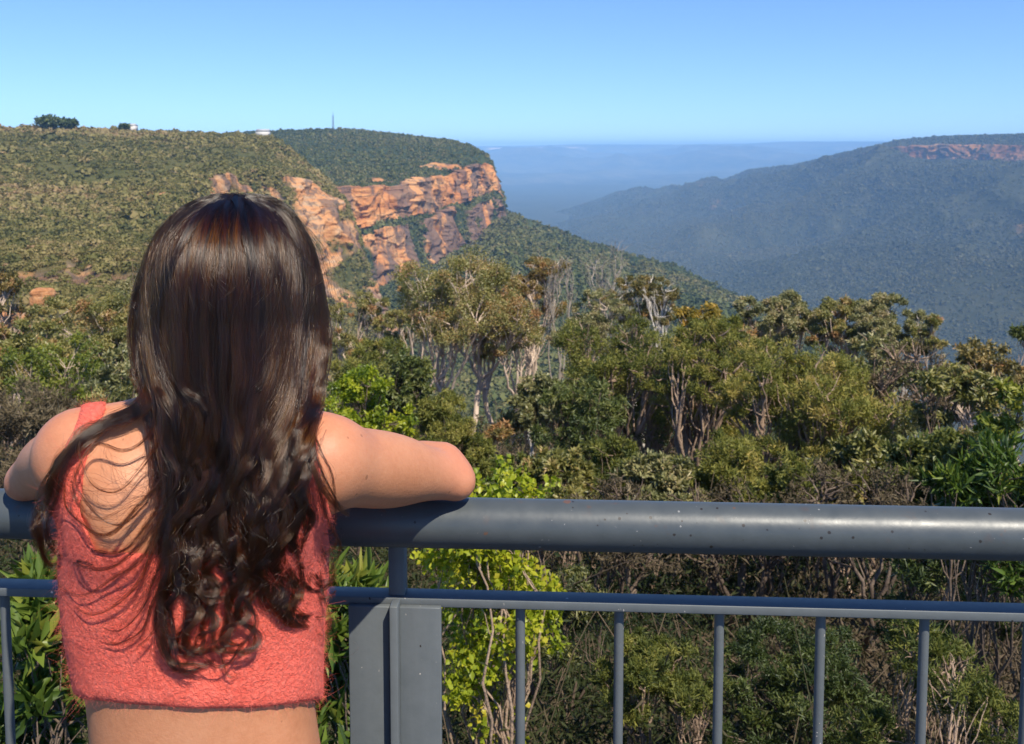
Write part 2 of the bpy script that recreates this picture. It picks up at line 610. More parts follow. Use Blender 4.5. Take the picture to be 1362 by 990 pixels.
o = scatter_mesh("heath_scrub", pts[~nr], sz[~nr], bush_protos(34, 10, 3), g, m_scrub, 0.012)
tag(o, "low olive scrub covering the hillside beyond the gully", "scrub", None, "stuff")
o = scatter_mesh("gully_scrub", pts[nr], sz[nr] * 0.95, bush_protos(130, 10, 6, 0.8, 0.9), g, m_scrub, 0.02)
tag(o, "tangled green and khaki scrub in the gully at the foot of the hillside", "scrub", None, "stuff")

# ---- B: the orange cliff headland and the wooded slope that falls from it
B = {   # foot, cliff base, lower cliff top, ledge, upper cliff top, bench, crest, behind
    300: [(640, 290), (405, 700), (330, 720), (322, 740), (262, 752), (240, 850), (178, 1250), (186, 1700)],
    400: [(640, 290), (400, 720), (320, 740), (316, 760), (256, 772), (238, 870), (173.5, 1300), (184, 1800)],
    440: [(640, 290), (396, 740), (316, 760), (312, 785), (252, 798), (236, 890), (172.5, 1320), (184, 1800)],
    480: [(640, 290), (392, 760), (312, 782), (306, 805), (250, 820), (232, 910), (173.5, 1330), (186, 1800)],
    520: [(640, 290), (380, 800), (300, 822), (294, 850), (246, 862), (224, 940), (178, 1320), (190, 1800)],
    560: [(640, 290), (362, 850), (294, 872), (288, 900), (239, 915), (219, 980), (183, 1310), (195, 1750)],
    600: [(640, 290), (340, 915), (281, 935), (272, 965), (232, 978), (208, 1030), (187, 1260), (199, 1600)],
    625: [(640, 290), (324, 960), (273, 980), (264, 1010), (218, 1022), (204, 1060), (194, 1200), (206, 1500)],
    645: [(640, 290), (310, 1000), (266, 1018), (258, 1045), (214, 1056), (208, 1080), (205, 1140), (222, 1400)],
    657: [(640, 290), (302, 1030), (262, 1046), (256, 1066), (226, 1076), (222, 1092), (220, 1120), (240, 1350)],
    664: [(640, 290), (297, 1046), (265, 1060), (262, 1080), (254, 1088), (251, 1098), (250, 1112), (270, 1300)],
    671: [(640, 290), (292, 1060), (275, 1072), (272, 1084), (268, 1092), (266, 1100), (265, 1110), (290, 1300)],
    675: [(640, 290), (291, 1064), (287, 1076), (286.5, 1086), (286, 1094), (285.5, 1102), (285, 1112), (305, 1300)],
    720: [(640, 290), (305, 1050), (303, 1060), (302.5, 1070), (302, 1080), (301.5, 1090), (301, 1100), (325, 1300)],
    790: [(640, 290), (330, 1010), (328, 1022), (327.5, 1032), (327, 1042), (326.5, 1052), (326, 1062), (350, 1300)],
    900: [(640, 290), (361, 950), (359, 962), (358.5, 972), (358, 982), (357.5, 992), (357, 1002), (385, 1250)],
    980: [(640, 290), (399, 890), (397, 900), (396.5, 908), (396, 916), (395.5, 924), (395, 930), (420, 1150)],
    1080: [(640, 290), (442, 820), (441, 828), (440.5, 836), (440, 842), (439.5, 848), (439, 854), (460, 1050)],
    1200: [(640, 290), (490, 760), (489, 766), (488.5, 772), (488, 778), (487.5, 784), (487, 790), (500, 900)],
}
xs = np.concatenate([np.arange(300, 400, 1.5), np.arange(400, 680, 0.6), np.arange(680, 1200, 2.0)])
G, fr = loft(B, 8, xs, [110, 80, 24, 90, 30, 50, 10], [0, 9, 8, 6, 6, 3, 0, 0], [0, .016, .016, .014, .014, .004, 0, 0], 2)
X = xs[:, None] * np.ones(len(fr))
KI = fr[None, :] * np.ones((len(xs), 1))
nz = fbm(G * np.array([0.012, 0.012, 0.02]), 4)
end = 1 - sstep(671, 677, X)
low = ((KI >= 1) & (KI <= 2)) * 1.0
upp = ((KI >= 3) & (KI <= 4)) * 1.0
rockB = low * sstep(-0.02, 0.1, fbm(G * np.array([0.035, 0.035, 0.006]) + 14, 4) + 0.3 * nz + 0.30) + upp * sstep(-0.6, -0.48, fbm(G * np.array([0.03, 0.03, 0.008]) + 24, 4) + 0.3 * nz)
rockB += ((KI > 4) & (KI < 5)) * sstep(0.12, 0.2, fbm(G * np.array([0.01, 0.01, 0.06]) + 4, 4)) * 0.9
rockB = np.clip(rockB * end, 0, 1)
sn = fbm(G * np.array([0.05, 0.05, 0.008]) + 64, 4)
stainB = np.clip(low * .85 * sstep(-.12, .08, sn + .1) + upp * .7 * sstep(.14, .26, sn), 0, 1)
N = grid_normals(G)
und = ridged(G * np.array([0.006, 0.006, 0.0]) + 8, 4) * 9 * ((KI < 1) * np.clip(1 - KI, 0, 0.35) / 0.35 * np.clip(KI / 0.3, 0, 1))
und += fbm(G * np.array([0.004, 0.004, 0]) + 60, 3) * 7 * sstep(4.2, 5, KI) * (1 - sstep(5.6, 6, KI)) * end
G = G + np.array([0, 0, 1.0]) * und[..., None]
nh = N * np.array([1, 1, 0.2])
G = G + nh * (rock_disp(G, 9.0, 42.0) * (low + upp) * end * (0.35 + 0.65 * rockB))[..., None]
o = mesh_obj("cliff_headland", G.reshape(-1, 3), grid_faces(*G.shape[:2]), m_head, None, True, {"rock": rockB.ravel(), "stain": stainB.ravel()})
tag(o, "sunlit orange sandstone cliffs with a scrub-topped plateau and wooded foot", "cliff", None, "structure")
pts, g = scatter(G, rockB, 38000, 1, 300, 1500, 12, 0.3, 0.008)
sz = np.exp(g.normal(0, 0.3, len(pts))) * 2.2
sz *= np.where(pts[:, 2] > -35, 0.72, 1.0)
sz *= 0.75 + 0.25 * np.clip(np.hypot(pts[:, 0], pts[:, 1]) / 800, 0, 1)
o = scatter_mesh("cliff_woodland", pts, sz, bush_protos(20, 10, 4), g, m_forest, 0.006, 1.2)
tag(o, "dark woodland on the ledges and slopes of the orange cliffs", "woodland", None, "stuff")

# ---- D: the wooded mountain across the valley
D = {   # base, low slope, mid slope, cliff foot, cliff top, crest, behind
    640: [(310, 3750), (294, 5600), (291, 5900), (289.5, 6200), (289, 6350), (288, 6500), (300, 8000)],
    729: [(340, 2960), (288, 5400), (284, 5700), (281.5, 6000), (280.5, 6200), (279, 6400), (288, 8000)],
    783: [(360, 2600), (280, 5200), (275, 5500), (271.5, 5800), (270.5, 6000), (269, 6200), (280, 8000)],
    849: [(380, 2320), (282, 4700), (272, 5100), (264, 5400), (262, 5600), (258.5, 5800), (272, 7500)],
    903: [(400, 2100), (284, 4300), (270, 4700), (259, 5000), (256, 5200), (250.5, 5450), (266, 7200)],
    963: [(420, 1915), (290, 3750), (268, 4300), (251, 4600), (246, 4850), (239, 5100), (256, 7000)],
    996: [(430, 1835), (292, 3500), (262, 4100), (242, 4400), (235, 4600), (226, 4850), (246, 6800)],
    1056: [(440, 1760), (296, 3250), (258, 3850), (236, 4150), (229, 4300), (219.5, 4500), (240, 6500)],
    1110: [(450, 1690), (300, 3000), (254, 3550), (226, 3850), (217, 3950), (206, 4150), (226, 6000)],
    1150: [(455, 1660), (306, 2800), (252, 3350), (216, 3650), (204, 3670), (197.5, 3850), (215, 5500)],
    1197: [(460, 1630), (312, 2600), (250, 3150), (213, 3520), (196, 3540), (186.5, 3750), (205, 5200)],
    1257: [(465, 1600), (322, 2450), (250, 3050), (213, 3420), (193, 3440), (181.5, 3680), (200, 5000)],
    1362: [(470, 1570), (335, 2280), (250, 2950), (215, 3300), (193, 3320), (179, 3600), (200, 5000)],
    1500: [(480, 1530), (345, 2150), (250, 2850), (214, 3200), (190, 3220), (174, 3500), (200, 5000)],
    1750: [(495, 1440), (355, 2050), (255, 2700), (214, 3100), (190, 3120), (172, 3400), (200, 5000)],
}
xs = np.concatenate([np.arange(640, 1380, 1.2), np.arange(1380, 1750, 4)])
D = {k: [(v[0][0] + 30, v[0][1] * 0.93)] + v for k, v in D.items()}
G, fr = loft(D, 8, xs, [10, 70, 80, 60, 24, 30, 16], [0, 0, 0, 0, 3, 2, 0, 0], None, 3)
X = xs[:, None] * np.ones(len(fr))
KI = fr[None, :] * np.ones((len(xs), 1))
nz = fbm(G * np.array([0.004, 0.004, 0.012]), 4)
cliff = ((KI >= 4) & (KI <= 5)) * sstep(1120, 1150, X) * sstep(-.25, .0, fbm(G * 0.0028 + 91, 3) + .12)
rockD = np.clip(0.7 * cliff * sstep(-0.3, 0.0, nz), 0, 1)
spotD = sstep(0.47, 0.53, fbm(G * 0.006 + 33, 3)) * (KI > 1.5) * (KI < 3)
rockD = np.clip(rockD + 0.15 * spotD, 0, 1)
N = grid_normals(G)
und = ridged(G * np.array([0.0015, 0.0015, 0.0]) + 2, 5) * 115 * np.clip((KI - 1) / 0.8, 0, 1) * (1 - sstep(3.3, 4.0, KI)) * (0.35 + 0.65 * sstep(700, 950, X))
und += ridged(G * np.array([0.006, 0.006, 0.0]) + 12, 3) * 14 * np.clip((KI - 1) / 0.8, 0, 1) * (1 - sstep(3.6, 4.0, KI)) * (0.35 + 0.65 * sstep(700, 950, X))
G = G + np.array([0, 0, 1.0]) * und[..., None]
G = G + N * np.array([1, 1, 0.2]) * (rock_disp(G, 12.0, 110.0) * cliff)[..., None]
o = mesh_obj("mountain", G.reshape(-1, 3), grid_faces(*G.shape[:2]), m_mount, None, True, {"rock": rockD.ravel()})
tag(o, "long wooded mountain with a broken band of cliffs under its crest, across the valley", "mountain", None, "structure")
pts, g = scatter(G, rockD, 135000, 1, 1250, 5200, 13, 0.2, 0.0025)
rr = np.hypot(pts[:, 0], pts[:, 1])
sz = np.exp(g.normal(0, 0.3, len(pts))) * 2.7 * (0.7 + rr / 9000)
o = scatter_mesh("mountain_forest", pts, sz, bush_protos(14, 8, 5, 0.7, 0.22), g, m_mforest, 0.0018, 1.1)
tag(o, "unbroken eucalypt forest over the mountain and valley across the gap", "forest", None, "stuff")

# ---- E: valley floor and the plateau on the horizon
xs = np.arange(-500, 1900, 12.0)
rr = np.geomspace(500, 16000, 90)
pt = PR(xs[:, None], 400.0, rr[None])
z = -345 + fbm(np.stack([pt[..., 0], pt[..., 1], 0 * rr[None] + 0 * xs[:, None]], -1) * 0.0012, 4) * 20
pt[..., 2] = z
o = mesh_obj("valley_floor", pt.reshape(-1, 3), grid_faces(*pt.shape[:2]), m_mount, None, True, {"rock": np.zeros(pt.shape[0] * pt.shape[1])})
tag(o, "forested valley floor fading to blue", "valley", None, "structure")
E_ = {   # base, slope, cliff foot, cliff top, crest, behind
    -500: [(246, 9000), (214, 14000), (202, 17000), (198, 17050), (194, 18500), (200, 30000)],
    600: [(246, 9000), (215, 14000), (203.5, 17000), (197.5, 17050), (195, 18500), (200, 30000)],
    700: [(246, 9000), (215, 14000), (203, 17000), (197, 17050), (194, 18500), (200, 30000)],
    770: [(246, 9000), (214, 14000), (202, 17000), (196, 17050), (192, 18500), (200, 30000)],
    900: [(246, 9000), (214, 14000), (203, 17000), (199, 17050), (192.3, 18500), (200, 30000)],
    1000: [(246, 9000), (213, 14000), (201, 17000), (198, 17050), (191, 18500), (200, 30000)],
    1040: [(246, 9000), (213, 14000), (200, 17000), (196, 17050), (188.5, 18500), (200, 30000)],
    1160: [(246, 9000), (213, 14000), (200, 17000), (196, 17050), (188.3, 18500), (200, 30000)],
    1900: [(246, 9000), (213, 14000), (200, 17000), (196, 17050), (189, 18500), (200, 30000)],
}
xs = np.arange(-500, 1900, 3.0)
G, fr = loft(E_, 6, xs, [30, 20, 8, 8, 4])
KI = fr[None, :] * np.ones((len(xs), 1))
X = xs[:, None] * np.ones(len(fr))
rockE = ((KI >= 2) & (KI <= 3)) * sstep(640, 652, X) * (1 - sstep(745, 790, X)) * sstep(-.3, .1, fbm(G * np.array([0.002, 0.002, 0.0]), 3))
und = ridged(G * np.array([0.0006, 0.00035, 0.0]) + 2, 4) * 230 * np.clip(KI, 0, 1) * (1 - sstep(1.4, 2.0, KI))
G = G + np.array([0, 0, 1.0]) * und[..., None]
o = mesh_obj("plateau", G.reshape(-1, 3), grid_faces(*G.shape[:2]), m_plateau, None, True, {"rock": rockE.ravel()})
tag(o, "far blue plateau with a pale cliff line on the horizon", "plateau", None, "structure")
# ================================================================== NEAR GROUND
def ground_z(x, y):
    """bush slope falling away from the lookout"""
    r = np.hypot(x, y)
    base = -0.9 - 0.275 * np.clip(r - 1.5, 0, 45) - 0.55 * np.clip(r - 46, 0, 400)
    left = sstep(-0.15, -0.9, x / np.maximum(r, 1)) * np.clip(r - 30, 0, 200) * 0.3     # the spur carries on to the left
    p = np.stack([x * 0.12, y * 0.12, 0 * x], -1)
    return base + left + fbm(p, 4) * np.clip(r * 0.08, 0.1, 1.6)


th = np.linspace(R(-100), R(100), 260)
rad = np.geomspace(0.2, 190, 170)
gx, gy = np.sin(th)[:, None] * rad, np.cos(th)[:, None] * rad
gz = ground_z(gx, gy)
t = NT("bush_ground")
pos = t.pos()
n1, n2 = t.noise(1.3, 6, 0.7, pos), t.noise(14.0, 5, 0.7, pos)
c = t.ramp(t.math("ADD", t.math("MULTIPLY", n1, 0.5), t.math("MULTIPLY", n2, 0.5)),
           [(0.3, (0.035, 0.025, 0.016)), (0.45, (0.09, 0.065, 0.04)), (0.58, (0.15, 0.11, 0.07)), (0.72, (0.08, 0.08, 0.035))])
m_ground = t.done(t.bsdf(c, 0.95, t.bump(n2, 0.8, 0.05), Specular_IOR_Level=0.1))
G = np.stack([gx, gy, gz], -1)
o = mesh_obj("ground", G.reshape(-1, 3), grid_faces(*G.shape[:2]), m_ground, None, True)
tag(o, "steep bush slope of leaf litter below the lookout", "ground", None, "structure")

# ------------------------------------------------------------------ plants
def bark_mat(name, stops, scale=6.0):
    t = NT(name)
    pos = t.pos()
    a = t.noise(1.0, 5, 0.65, t.mapping((scale, scale, scale * 0.25), pos), 0.5)
    b = t.noise(scale * 2.5, 4, 0.7, pos)
    c = t.ramp(t.math("ADD", t.math("MULTIPLY", a, 0.65), t.math("MULTIPLY", b, 0.35)), stops)
    return t.done(t.bsdf(c, 0.85, t.bump(b, 0.6, 0.03), Specular_IOR_Level=0.2))


BK = {
    "pale": bark_mat("pale_gum_bark", [(0.3, (0.24, 0.17, 0.12)), (0.42, (0.46, 0.34, 0.25)), (0.6, (0.6, 0.48, 0.38))], 1.6),
    "white": bark_mat("white_bark", [(0.33, (0.3, 0.26, 0.22)), (0.5, (0.6, 0.54, 0.46)), (0.65, (0.7, 0.64, 0.56))], 1.6),
    "grey": bark_mat("dead_grey_wood", [(0.33, (0.13, 0.11, 0.095)), (0.5, (0.28, 0.24, 0.2)), (0.65, (0.4, 0.36, 0.31))], 3.0),
    "brown": bark_mat("rough_brown_bark", [(0.33, (0.05, 0.036, 0.028)), (0.5, (0.13, 0.095, 0.07)), (0.65, (0.24, 0.18, 0.135))], 5.0),
    "tan": bark_mat("smooth_tan_bark", [(0.33, (0.13, 0.085, 0.06)), (0.5, (0.3, 0.21, 0.15)), (0.65, (0.42, 0.31, 0.22))], 6.0),
}
LF = {
    "olive": leaf_mat("olive_gum_leaves", [(0.0, (0.068, 0.078, 0.022)), (0.35, (0.162, 0.163, 0.043)), (0.65, (0.284, 0.254, 0.078)), (0.85, (0.365, 0.273, 0.102)), (1.0, (0.378, 0.195, 0.078))], 0.42, 0.25, 0.5),
    "grey": leaf_mat("grey_green_leaves", [(0.0, (0.074, 0.083, 0.037)), (0.4, (0.176, 0.179, 0.069)), (0.75, (0.297, 0.275, 0.115)), (1.0, (0.378, 0.294, 0.149))], 0.42, 0.25, 0.5),
    "rust": leaf_mat("rusty_gum_leaves", [(0.0, (0.072, 0.075, 0.024)), (0.4, (0.180, 0.150, 0.046)), (0.75, (0.288, 0.200, 0.066)), (1.0, (0.360, 0.188, 0.072))], 0.45, 0.25, 0.4),
    "gold": leaf_mat("golden_leaves", [(0.0, (0.09, 0.08, 0.015)), (0.4, (0.22, 0.17, 0.025)), (0.8, (0.38, 0.25, 0.03)), (1.0, (0.45, 0.25, 0.03))], 0.5, 0.25, 0.4),
    "feather": leaf_mat("feathery_green_leaves", [(0.0, (0.065, 0.085, 0.018)), (0.4, (0.189, 0.195, 0.041)), (0.75, (0.319, 0.286, 0.069)), (1.0, (0.435, 0.325, 0.098))], 0.55, 0.3, 0.3),
    "dark": leaf_mat("dark_green_leaves", [(0.0, (0.030, 0.049, 0.014)), (0.5, (0.083, 0.111, 0.026)), (1.0, (0.180, 0.189, 0.050))], 0.45, 0.25, 0.4),
    "yellow": leaf_mat("yellow_green_leaves", [(0.0, (0.11, 0.16, 0.012)), (0.4, (0.28, 0.33, 0.02)), (0.8, (0.42, 0.42, 0.03)), (1.0, (0.5, 0.42, 0.04))], 0.4, 0.42, 0.4),
    "lime": leaf_mat("bright_bush_leaves", [(0.0, (0.07, 0.1, 0.015)), (0.5, (0.17, 0.2, 0.025)), (1.0, (0.28, 0.27, 0.04))], 0.45, 0.32, 0.4),
    "glossy": leaf_mat("glossy_leaves", [(0.0, (0.03, 0.055, 0.012)), (0.4, (0.075, 0.125, 0.02)), (0.8, (0.15, 0.2, 0.03)), (1.0, (0.25, 0.24, 0.04))], 0.42, 0.3, 0.35),
    "dry": leaf_mat("dry_brown_leaves", [(0.0, (0.05, 0.04, 0.022)), (0.5, (0.13, 0.1, 0.06)), (1.0, (0.25, 0.2, 0.12))], 0.8, 0.2, 0.2),
}


def leaf_cards(c, n, L, Wd, g, droop=0.0, up=0.0, narrow=0.5):
    """folded leaves (4 corners each): c (n,3) leaf bases, returns verts and faces"""
    d = g.normal(size=(n, 3))
    d[:, 2] += up - droop
    d /= np.linalg.norm(d, axis=1, keepdims=True)
    s = np.cross(d, g.normal(size=(n, 3)))
    s /= np.linalg.norm(s, axis=1, keepdims=True) + 1e-9
    nn = np.cross(d, s)
    l = (L * np.exp(g.normal(0, 0.25, n)))[:, None]
    w = (Wd * np.exp(g.normal(0, 0.2, n)))[:, None] * 0.5
    mid = c + d * l * narrow
    v = np.stack([c, mid + s * w + nn * w * 0.35, c + d * l - nn * l * 0.12, mid - s * w + nn * w * 0.35], 1).reshape(-1, 3)
    i = np.arange(n)[:, None] * 4
    return v, np.concatenate([i + np.array([0, 1, 2]), i + np.array([0, 2, 3])])


def bez(a, b, c, d, n):
    t = np.linspace(0, 1, n)[:, None]
    return a * (1 - t) ** 3 + 3 * b * t * (1 - t) ** 2 + 3 * c * t * t * (1 - t) + d * t ** 3


def make_plant(name, label, cat, px, top, r, wpx, kind, seed, base=None, crown=0.55, stems=1, lobes=6, clumps=14, leaves=60,
               L=0.12, Wd=0.03, bark="pale", droop=0.4, up=0.0, group=None, lean=0.0, shell=0.6, trunk_r=None, twig=1.0,
               spread=1.0, flat=0.7, csize=0.3, bare=0, fork=0.45, tmean=0.5, sink=0.0, ls_=1.0, zlo=-0.6):
    """a tree or shrub: px/top = where its crown top shows, r = distance, wpx = crown width in the photo.
    crown = share of the height that carries leaves"""
    g = np.random.default_rng(seed)
    tp = PR(px, top, r)
    wid = wpx / F * math.hypot(r, tp[2] - CAMZ) * 0.5            # crown half-width
    gz0 = float(ground_z(tp[0], tp[1]))
    if base is not None:
        gz0 = min(PR(px, base, r)[2], tp[2] - 0.5)
        gz0 = max(gz0, float(ground_z(tp[0], tp[1])) - 0.1)
    gz0 = float(ground_z(tp[0], tp[1])) - 0.05 - sink
    hgt = tp[2] - gz0
    root_p = np.array([tp[0] - lean * hgt, tp[1], gz0])
    root = empty(name, root_p, label, cat, group)
    top_h = hgt * crown
    cc = np.array([tp[0], tp[1], tp[2] - top_h * 0.5])           # crown centre
    # lobes of the crown
    lo = []
    for k in range(lobes):
        a = k * 2.4 + g.uniform(-0.5, 0.5)
        q = math.sqrt((k + 0.35) / lobes)
        ls = g.uniform(0.36, 0.5) * (1.15 - 0.25 * q) * ls_
        x, y = math.cos(a) * q * (1 - ls * 0.8), math.sin(a) * q * (1 - ls * 0.8)
        z = g.uniform(zlo, 0.75) * (1 - 0.35 * q) if k else 0.55
        lo.append((cc + np.array([x * wid, y * wid, z * top_h * 0.5 * (1 - ls * 0.5)]), np.array([wid * ls, wid * ls, min(wid * ls * flat, top_h * 0.45)])))
    top_now = max(c[2] + s[2] for c, s in lo)
    lo = [(c + np.array([0, 0, tp[2] - top_now]), s) for c, s in lo]
    tr = trunk_r or max(0.02, hgt * 0.014)
    wood, wr = [], []
    Q = 9

    def add_path(a, b, r0, r1, wob, sag=0.0):
        d = b - a
        ln = np.linalg.norm(d)
        j = lambda: g.normal(size=3) * wob * ln
        p = bez(a, a + d * 0.33 + j() + np.array([0, 0, sag * ln]), a + d * 0.66 + j() + np.array([0, 0, sag * ln]), b, Q)
        p[1:-1] += g.normal(size=(Q - 2, 3)) * wob * ln * 0.12
        wood.append(p)
        wr.append(np.linspace(r0, r1, Q) * (1 + 0.08 * g.normal(size=Q)))
        return p

    forks = []
    for s in range(stems):
        sp = np.array([math.cos(s * 2.4 + seed) * wid, math.sin(s * 2.4 + seed) * wid, 0])
        b0 = root_p + sp * 0.07 * (stems > 1)
        ft = np.array([cc[0], cc[1], gz0 + hgt * (1 - crown) * g.uniform(0.75, 1.1) + top_h * fork * 0.3]) + sp * 0.4 * spread * (stems > 1)
        p = add_path(b0, ft, tr * (1.0 if s == 0 else 0.75), tr * 0.6, 0.06)
        forks.append((p, tr * 0.6))
    cpts, cdir = [], []
    for li, (c, s) in enumerate(lo):
        p, fr0 = forks[min(range(len(forks)), key=lambda q: np.linalg.norm(forks[q][0][-1][:2] - c[:2]) + 0.3 * wid * g.random())]
        i0 = int(g.integers(5, Q))
        limb = add_path(p[i0], c - np.array([0, 0, s[2] * 0.35]), fr0 * 0.75, fr0 * 0.32, 0.11, 0.05)
        d = g.normal(size=(clumps, 3))
        d /= np.linalg.norm(d, axis=1, keepdims=True)
        d[:, 2] = d[:, 2] * 0.9 + 0.15
        q = c + d * s * (g.uniform(shell, 1.0, clumps) ** 0.7)[:, None]
        for k in range(clumps):
            i1 = int(g.integers(4, Q))
            if g.random() < twig:
                tw = add_path(limb[i1], q[k], fr0 * 0.26, fr0 * 0.09, 0.12, 0.03)
        cpts.append(q)
        cdir.append(d)
    for k in range(bare):                                        # bare dead twigs poking out
        c, s = lo[int(g.integers(0, len(lo)))]
        d = g.normal(size=3)
        d[2] = abs(d[2]) * 1.2 + 0.2
        d /= np.linalg.norm(d)
        a = c + d * s * 0.2
        add_path(a, c + d * s * g.uniform(1.0, 1.45), fr0 * 0.3, fr0 * 0.05, 0.14)
    v, f = tubes(np.array(wood), np.maximum(np.array(wr), tr * 0.035), 6 if r > 9 else 8)
    mesh_obj("trunk", v, f, BK[bark], root, True)
    q = np.concatenate(cpts)
    cs = np.array([s for (_, s) in lo]).repeat(clumps, 0) * csize
    if kind:
        n = len(q) * leaves
        ci = np.repeat(np.arange(len(q)), leaves)
        off = g.normal(size=(n, 3))
        off /= np.linalg.norm(off, axis=1, keepdims=True)
        off *= (g.random(n) ** 0.45)[:, None]
        cp = q[ci] + off * cs[ci] * g.uniform(0.6, 1.25, len(q))[ci][:, None]
        v, f = leaf_cards(cp, n, L, Wd, g, droop, up)
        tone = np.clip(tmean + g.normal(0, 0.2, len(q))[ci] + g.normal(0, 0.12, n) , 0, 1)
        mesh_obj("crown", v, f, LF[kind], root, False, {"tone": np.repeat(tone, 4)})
    return root


T = make_plant
GUM = "gum trees below the lookout"
SHR = "shrubs below the lookout"
# --- far row of gums, left to right
T("gum_tree", "broad olive gum with a pale forked branch, left of the woman's shoulder", "tree", 130, 392, 42, 190, "olive", 101, crown=.75, lobes=11, clumps=16, leaves=285, L=0.112, Wd=0.049, csize=.34, tmean=.6, ls_=.82, bare=12, group=GUM)
T("gum_tree", "greyish gum behind the broad olive one, against the woman's hair", "tree", 175, 372, 62, 130, "grey", 102, crown=.7, lobes=9, clumps=14, leaves=204, L=0.146, Wd=0.061, tmean=.6, ls_=.82, bare=12, group=GUM)
T("shrub", "orange-brown bush at the left edge below the rocky hillside", "shrub", 2, 362, 58, 80, "rust", 103, crown=.8, lobes=5, clumps=14, leaves=60, L=.22, Wd=.08, group=SHR)
T("shrub", "bright yellowish bush left of the woman, under the broad olive gum", "shrub", 72, 448, 30, 165, "lime", 104, crown=.85, lobes=7, clumps=18, leaves=80, L=.11, Wd=.05, csize=.3, group=SHR)
T("shrub", "low grey-green bush touching the woman's hair at the left", "shrub", 178, 455, 27, 90, "grey", 105, crown=.8, lobes=5, clumps=14, leaves=60, L=.12, Wd=.05, group=SHR)
T("gum_tree", "thin gum with three pale bare stems, right of the woman's hair", "tree", 490, 390, 52, 110, "olive", 106, crown=0.64, stems=3, lobes=10, clumps=14, leaves=151, L=0.112, Wd=0.049, trunk_r=.14, tmean=.6, ls_=.82, bare=28, group=GUM)
T("gum_tree", "small gum with slender pale stems left of the tall spreading gum", "tree", 552, 375, 48, 90, "olive", 107, crown=0.64, stems=3, lobes=8, clumps=14, leaves=151, L=0.112, Wd=0.049, trunk_r=.13, tmean=.6, ls_=.82, bare=28, group=GUM)
T("gum_tree", "tallest spreading gum with a pinkish trunk dividing into many limbs", "tree", 622, 336, 38, 205, "olive", 108, crown=0.56, stems=2, lobes=17, clumps=17, leaves=187, L=0.095, Wd=0.038, trunk_r=.16, bare=28, spread=1.1, flat=.8, csize=.36, fork=.1, tmean=.6, ls_=.82, group=GUM)
T("gum_tree", "gum with a rusty brown top beside the tallest one", "tree", 712, 340, 41, 100, "rust", 109, crown=0.56, stems=2, lobes=10, clumps=14, leaves=105, L=0.095, Wd=0.038, trunk_r=.13, bare=46, tmean=.6, ls_=.82, group=GUM)
T("gum_tree", "lower olive gum whose trunk stands under the rusty-topped one", "tree", 672, 405, 39, 130, "olive", 110, crown=0.64, stems=2, lobes=10, clumps=12, leaves=112, L=0.090, Wd=0.035, trunk_r=.14, bare=46, tmean=.6, ls_=.82, group=GUM)
T("dead_tree", "leafless grey sapling rising beside the rusty-topped gum", "dead tree", 748, 338, 40, 62, None, 111, crown=.6, lobes=5, clumps=11, bark="grey", trunk_r=.09, twig=1, bare=14)
T("dead_tree", "wide leafless grey tree with the finest twigs, against the wooded slope", "dead tree", 812, 318, 44, 105, None, 112, crown=.6, lobes=7, clumps=13, bark="grey", trunk_r=.1, bare=20)
T("gum_tree", "flat-topped gum with a white leaning stem, right of the dead trees", "tree", 858, 366, 40, 115, "rust", 113, crown=0.49, stems=2, lobes=10, clumps=13, leaves=118, L=0.095, Wd=0.038, bark="white", trunk_r=.13, bare=28, lean=-.03, flat=.6, ls_=.82, group=GUM, tmean=.35)
T("gum_tree", "dull olive gum between the dead trees and the flat-topped gum", "tree", 786, 385, 36, 120, "grey", 114, crown=0.64, lobes=10, clumps=14, leaves=136, L=0.090, Wd=0.035, bare=32, tmean=.6, ls_=.82, group=GUM)
T("dead_tree", "white forked dead trunk low among the dark bushes", "dead tree", 712, 540, 28, 60, None, 115, crown=.8, stems=3, lobes=3, clumps=4, bark="white", trunk_r=.11)
T("shrub", "golden-yellow flowering bush among the olive gums", "shrub", 932, 405, 31, 72, "gold", 116, crown=.7, lobes=6, clumps=14, leaves=55, L=.13, Wd=.05, group=SHR)
T("gum_tree", "olive gum right of the golden bush", "tree", 1032, 387, 35, 135, "grey", 117, crown=.5, stems=2, lobes=9, clumps=15, leaves=244, L=0.084, Wd=0.038, bare=14, tmean=.6, ls_=.82, group=GUM)
T("gum_tree", "dense rounded gum in the middle of the right-hand row", "tree", 1112, 398, 34, 110, "olive", 118, crown=.5, stems=2, lobes=8, clumps=15, leaves=244, L=0.084, Wd=0.038, bare=10, tmean=.6, ls_=.82, group=GUM)
T("gum_tree", "gum with a dark hollow under its crown, right of the dense rounded one", "tree", 1178, 394, 33, 120, "grey", 119, crown=.42, stems=2, lobes=9, clumps=15, leaves=252, L=0.084, Wd=0.038, bare=8, bark="grey", tmean=.6, ls_=.82, group=GUM)
T("gum_tree", "last and smallest gum of the right-hand row, open to the valley", "tree", 1236, 420, 31, 60, "olive", 120, crown=.4, stems=2, lobes=5, clumps=12, leaves=204, L=0.079, Wd=0.035, bare=8, bark="grey", tmean=.6, ls_=.82, group=GUM)
T("shrub", "orange-olive bush standing against the valley at the right", "shrub", 1298, 450, 26, 130, "rust", 121, crown=.8, lobes=7, clumps=16, leaves=75, L=.12, Wd=.05, group=SHR, tmean=.45)
T("conifer", "dark bush cut by the right edge of the view", "shrub", 1372, 424, 30, 50, "dark", 122, crown=.85, lobes=4, clumps=14, leaves=70, L=.14, Wd=.04, group=SHR)
